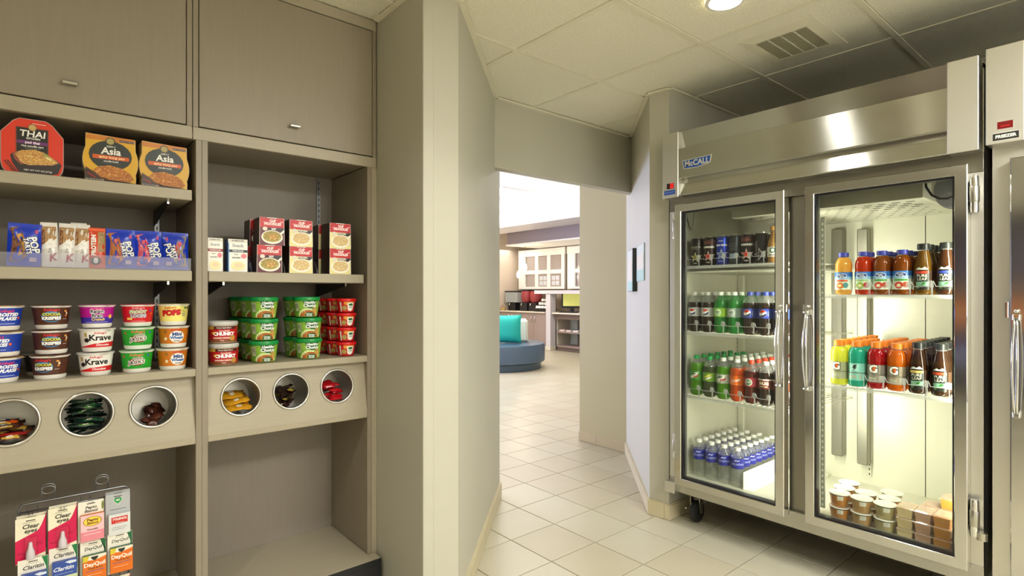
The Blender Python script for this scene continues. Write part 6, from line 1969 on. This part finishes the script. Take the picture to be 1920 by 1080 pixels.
def lobby_window(n, y0, y1, cols):
    wn = structure('window_%d' % n, MB().box((9.225, y0, 1.375), (9.249, y1, 2.34), mat('#8a827c', 0.5)))
    fr = MB()
    fr.box((9.17, y0 - 0.02, 2.18), (9.225, y1 + 0.02, 2.35), WHITE, 0.006)
    fr.box((9.17, y0, 1.375), (9.225, y1, 1.43), WHITE, 0.004)
    fr.box((9.17, y0, 1.43), (9.225, y0 + 0.10, 2.18), WHITE, 0.004)
    fr.box((9.17, y1 - 0.24, 1.43), (9.225, y1, 2.18), WHITE, 0.004)
    fr.box((9.175, y0 + 0.1, 1.74), (9.225, y1 - 0.24, 1.835), WHITE, 0.004)
    part('window_frame', fr, wn)
    xs = [y0 + 0.1 + (y1 - 0.34 - y0) * k / cols for k in range(cols + 1)]
    for k in range(1, cols):
        part('muntin', MB().box((9.172, xs[k] - 0.055, 1.43), (9.224, xs[k] + 0.055, 2.18), WHITE, 0.004), wn)
    for k in range(cols):
        for z0, z1 in ((1.43, 1.74), (1.835, 2.18)):
            part('pane', MB().box((9.205, xs[k] + 0.04, z0), (9.212, xs[k + 1] - 0.04, z1), PANE), wn)
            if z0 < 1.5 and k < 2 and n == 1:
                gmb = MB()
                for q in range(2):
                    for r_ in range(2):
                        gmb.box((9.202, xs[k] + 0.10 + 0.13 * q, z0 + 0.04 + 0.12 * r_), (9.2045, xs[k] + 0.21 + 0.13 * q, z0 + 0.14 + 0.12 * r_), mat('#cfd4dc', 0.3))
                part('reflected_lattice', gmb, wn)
    return wn


lobby_window(1, 8.97, 10.58, 3)
lobby_window(2, 7.30, 8.87, 3)
# dispensers and coffee things on the counter
def urn(y, m_top, lb, clear_top=False):
    t = thing('drink_dispenser', lb, 'dispenser', (8.93, y, 0.851), 0.0, 'drink dispensers on the lobby counter')
    part('base', MB().box((-0.13, -0.13, 0), (0.13, 0.13, 0.20), BLACK, 0.01), t)
    if clear_top:
        part('tank', MB().box((-0.17, -0.25, 0.20), (0.17, 0.20, 0.455), m_top, 0.01), t)
        part('lid', MB().box((-0.18, -0.26, 0.455), (0.18, 0.21, 0.485), BLACK, 0.005), t)
    else:
        part('tank', MB().lathe([(0.10, 0.20), (0.14, 0.24), (0.15, 0.36), (0.14, 0.47), (0.10, 0.485), (0, 0.485)], m_top, 24), t)
        part('lid', MB().lathe([(0.13, 0.486), (0.13, 0.505), (0, 0.51)], BLACK, 20), t)
    part('tap', MB().tube([(-0.13, 0, 0.17), (-0.19, 0, 0.17), (-0.20, 0, 0.13)], 0.012, CHROME, 8), t)


urn(10.42, clear('urn_plastic', (0.7, 0.74, 0.74), 1.45, 0.1, milk=0.5, milkcol=(0.6, 0.66, 0.66)), 'clear topped drink dispenser with black base on lobby counter', True)
urn(9.98, mat('#8e3034', 0.3, coat=0.4), 'red drink dispenser beside the clear topped one')
urn(9.66, mat('#8e3034', 0.3, coat=0.4), 'red drink dispenser beside the cup rack')
t = thing('cup_rack', 'black stepped rack of white cups on lobby counter', 'rack', (8.84, 9.28, 0.851), 0)
for k in range(3):
    part('step', MB().box((-0.14 + 0.09 * k, -0.20, 0.0), (-0.051 + 0.09 * k, 0.20, 0.08 + 0.08 * k), BLACK, 0.004), t)
for k in range(3):
    for j in range(4):
        q = thing('paper_cup', 'small white cup on the black rack, %s step, place %d from the dispensers' % (['lowest', 'middle', 'top'][k], j + 1), 'cup', (8.84 - 0.0955 + 0.09 * k, 9.42 - 0.095 * j, 0.9315 + 0.08 * k), 0, 'white cups on the rack')
        part('cup_body', MB().lathe([(0.0, 0.055), (0.030, 0.055), (0.031, 0.052), (0.039, 0.004), (0.041, 0.0), (0.0, 0.0)][::-1], WHITE, 16), q)
t = thing('menu_board', 'white slanted board leaning behind the cup rack', 'board', (9.03, 9.16, 0.851), 0.0, ry=0.0, rx=0.0)
part('panel', MB().box((0, -0.05, 0.0), (0.01, 0.05, 0.42), WHITE, 0.002), t)
part('backing', MB().box((0.011, -0.055, 0.0), (0.016, 0.055, 0.43), BLACK), t)
t = thing('wicker_basket', 'small wicker basket at the counter end', 'basket', (8.70, 10.62, 0.851), 0)
part('basket_body', MB().lathe([(0.0, 0.001), (0.05, 0.0), (0.075, 0.07), (0.07, 0.07), (0.045, 0.006), (0, 0.006)], mat('#b99a62', 0.7, var=0.3, scale=60), 20), t)
part('handle', MB().tube([(0, 0.07 * math.cos(PI * k / 10), 0.065 + 0.08 * math.sin(PI * k / 10)) for k in range(11)], 0.006, mat('#b99a62', 0.7, var=0.3, scale=60), 6), t)
# pendants
for i, (y, z) in enumerate(((9.60, 1.70), (9.37, 1.86))):
    t = thing('pendant_lamp', 'small glowing pendant lamp, %s of the two' % ('lower' if i == 0 else 'higher'), 'lamp', (8.32, y, z), 0, 'pendant lamps over the lobby counter')
    part('cord', MB().tube([(0, 0, 0.1), (0, 0, 2.368 - z)], 0.004, mat('#8a8478', 0.5), 6), t)
    part('shade', MB().lathe([(0.0, -0.075), (0.026, -0.07), (0.036, -0.045), (0.040, 0.0), (0.034, 0.055), (0.016, 0.085), (0, 0.10)], mat('#fff0cc', 0.4, var=0.02, emit=9.0), 20), t)
    light('pendant_light', 'POINT', (8.22, y, z - 0.02), 9, (1, 0.82, 0.6), radius=0.06)
# lobby ceiling luminaires
for i, (x, y) in enumerate(((4.6, 5.0), (6.4, 5.0), (4.6, 7.4), (6.4, 7.4), (5.0, 9.4), (6.6, 9.4))):
    t = thing('lobby_troffer', 'flat square lobby ceiling light, %s of six' % ['first', 'second', 'third', 'fourth', 'fifth', 'sixth'][i], 'ceiling light', (x, y, LZ - 0.002), 0, 'lobby ceiling lights')
    part('frame', MB().box((-0.62, -0.32, -0.006), (0.62, 0.32, 0.0), WHITE), t)
    part('diffuser', MB().box((-0.59, -0.29, -0.009), (0.59, 0.29, -0.006), mat('#fffaf0', 0.5, var=0.01, emit=2.5)), t)
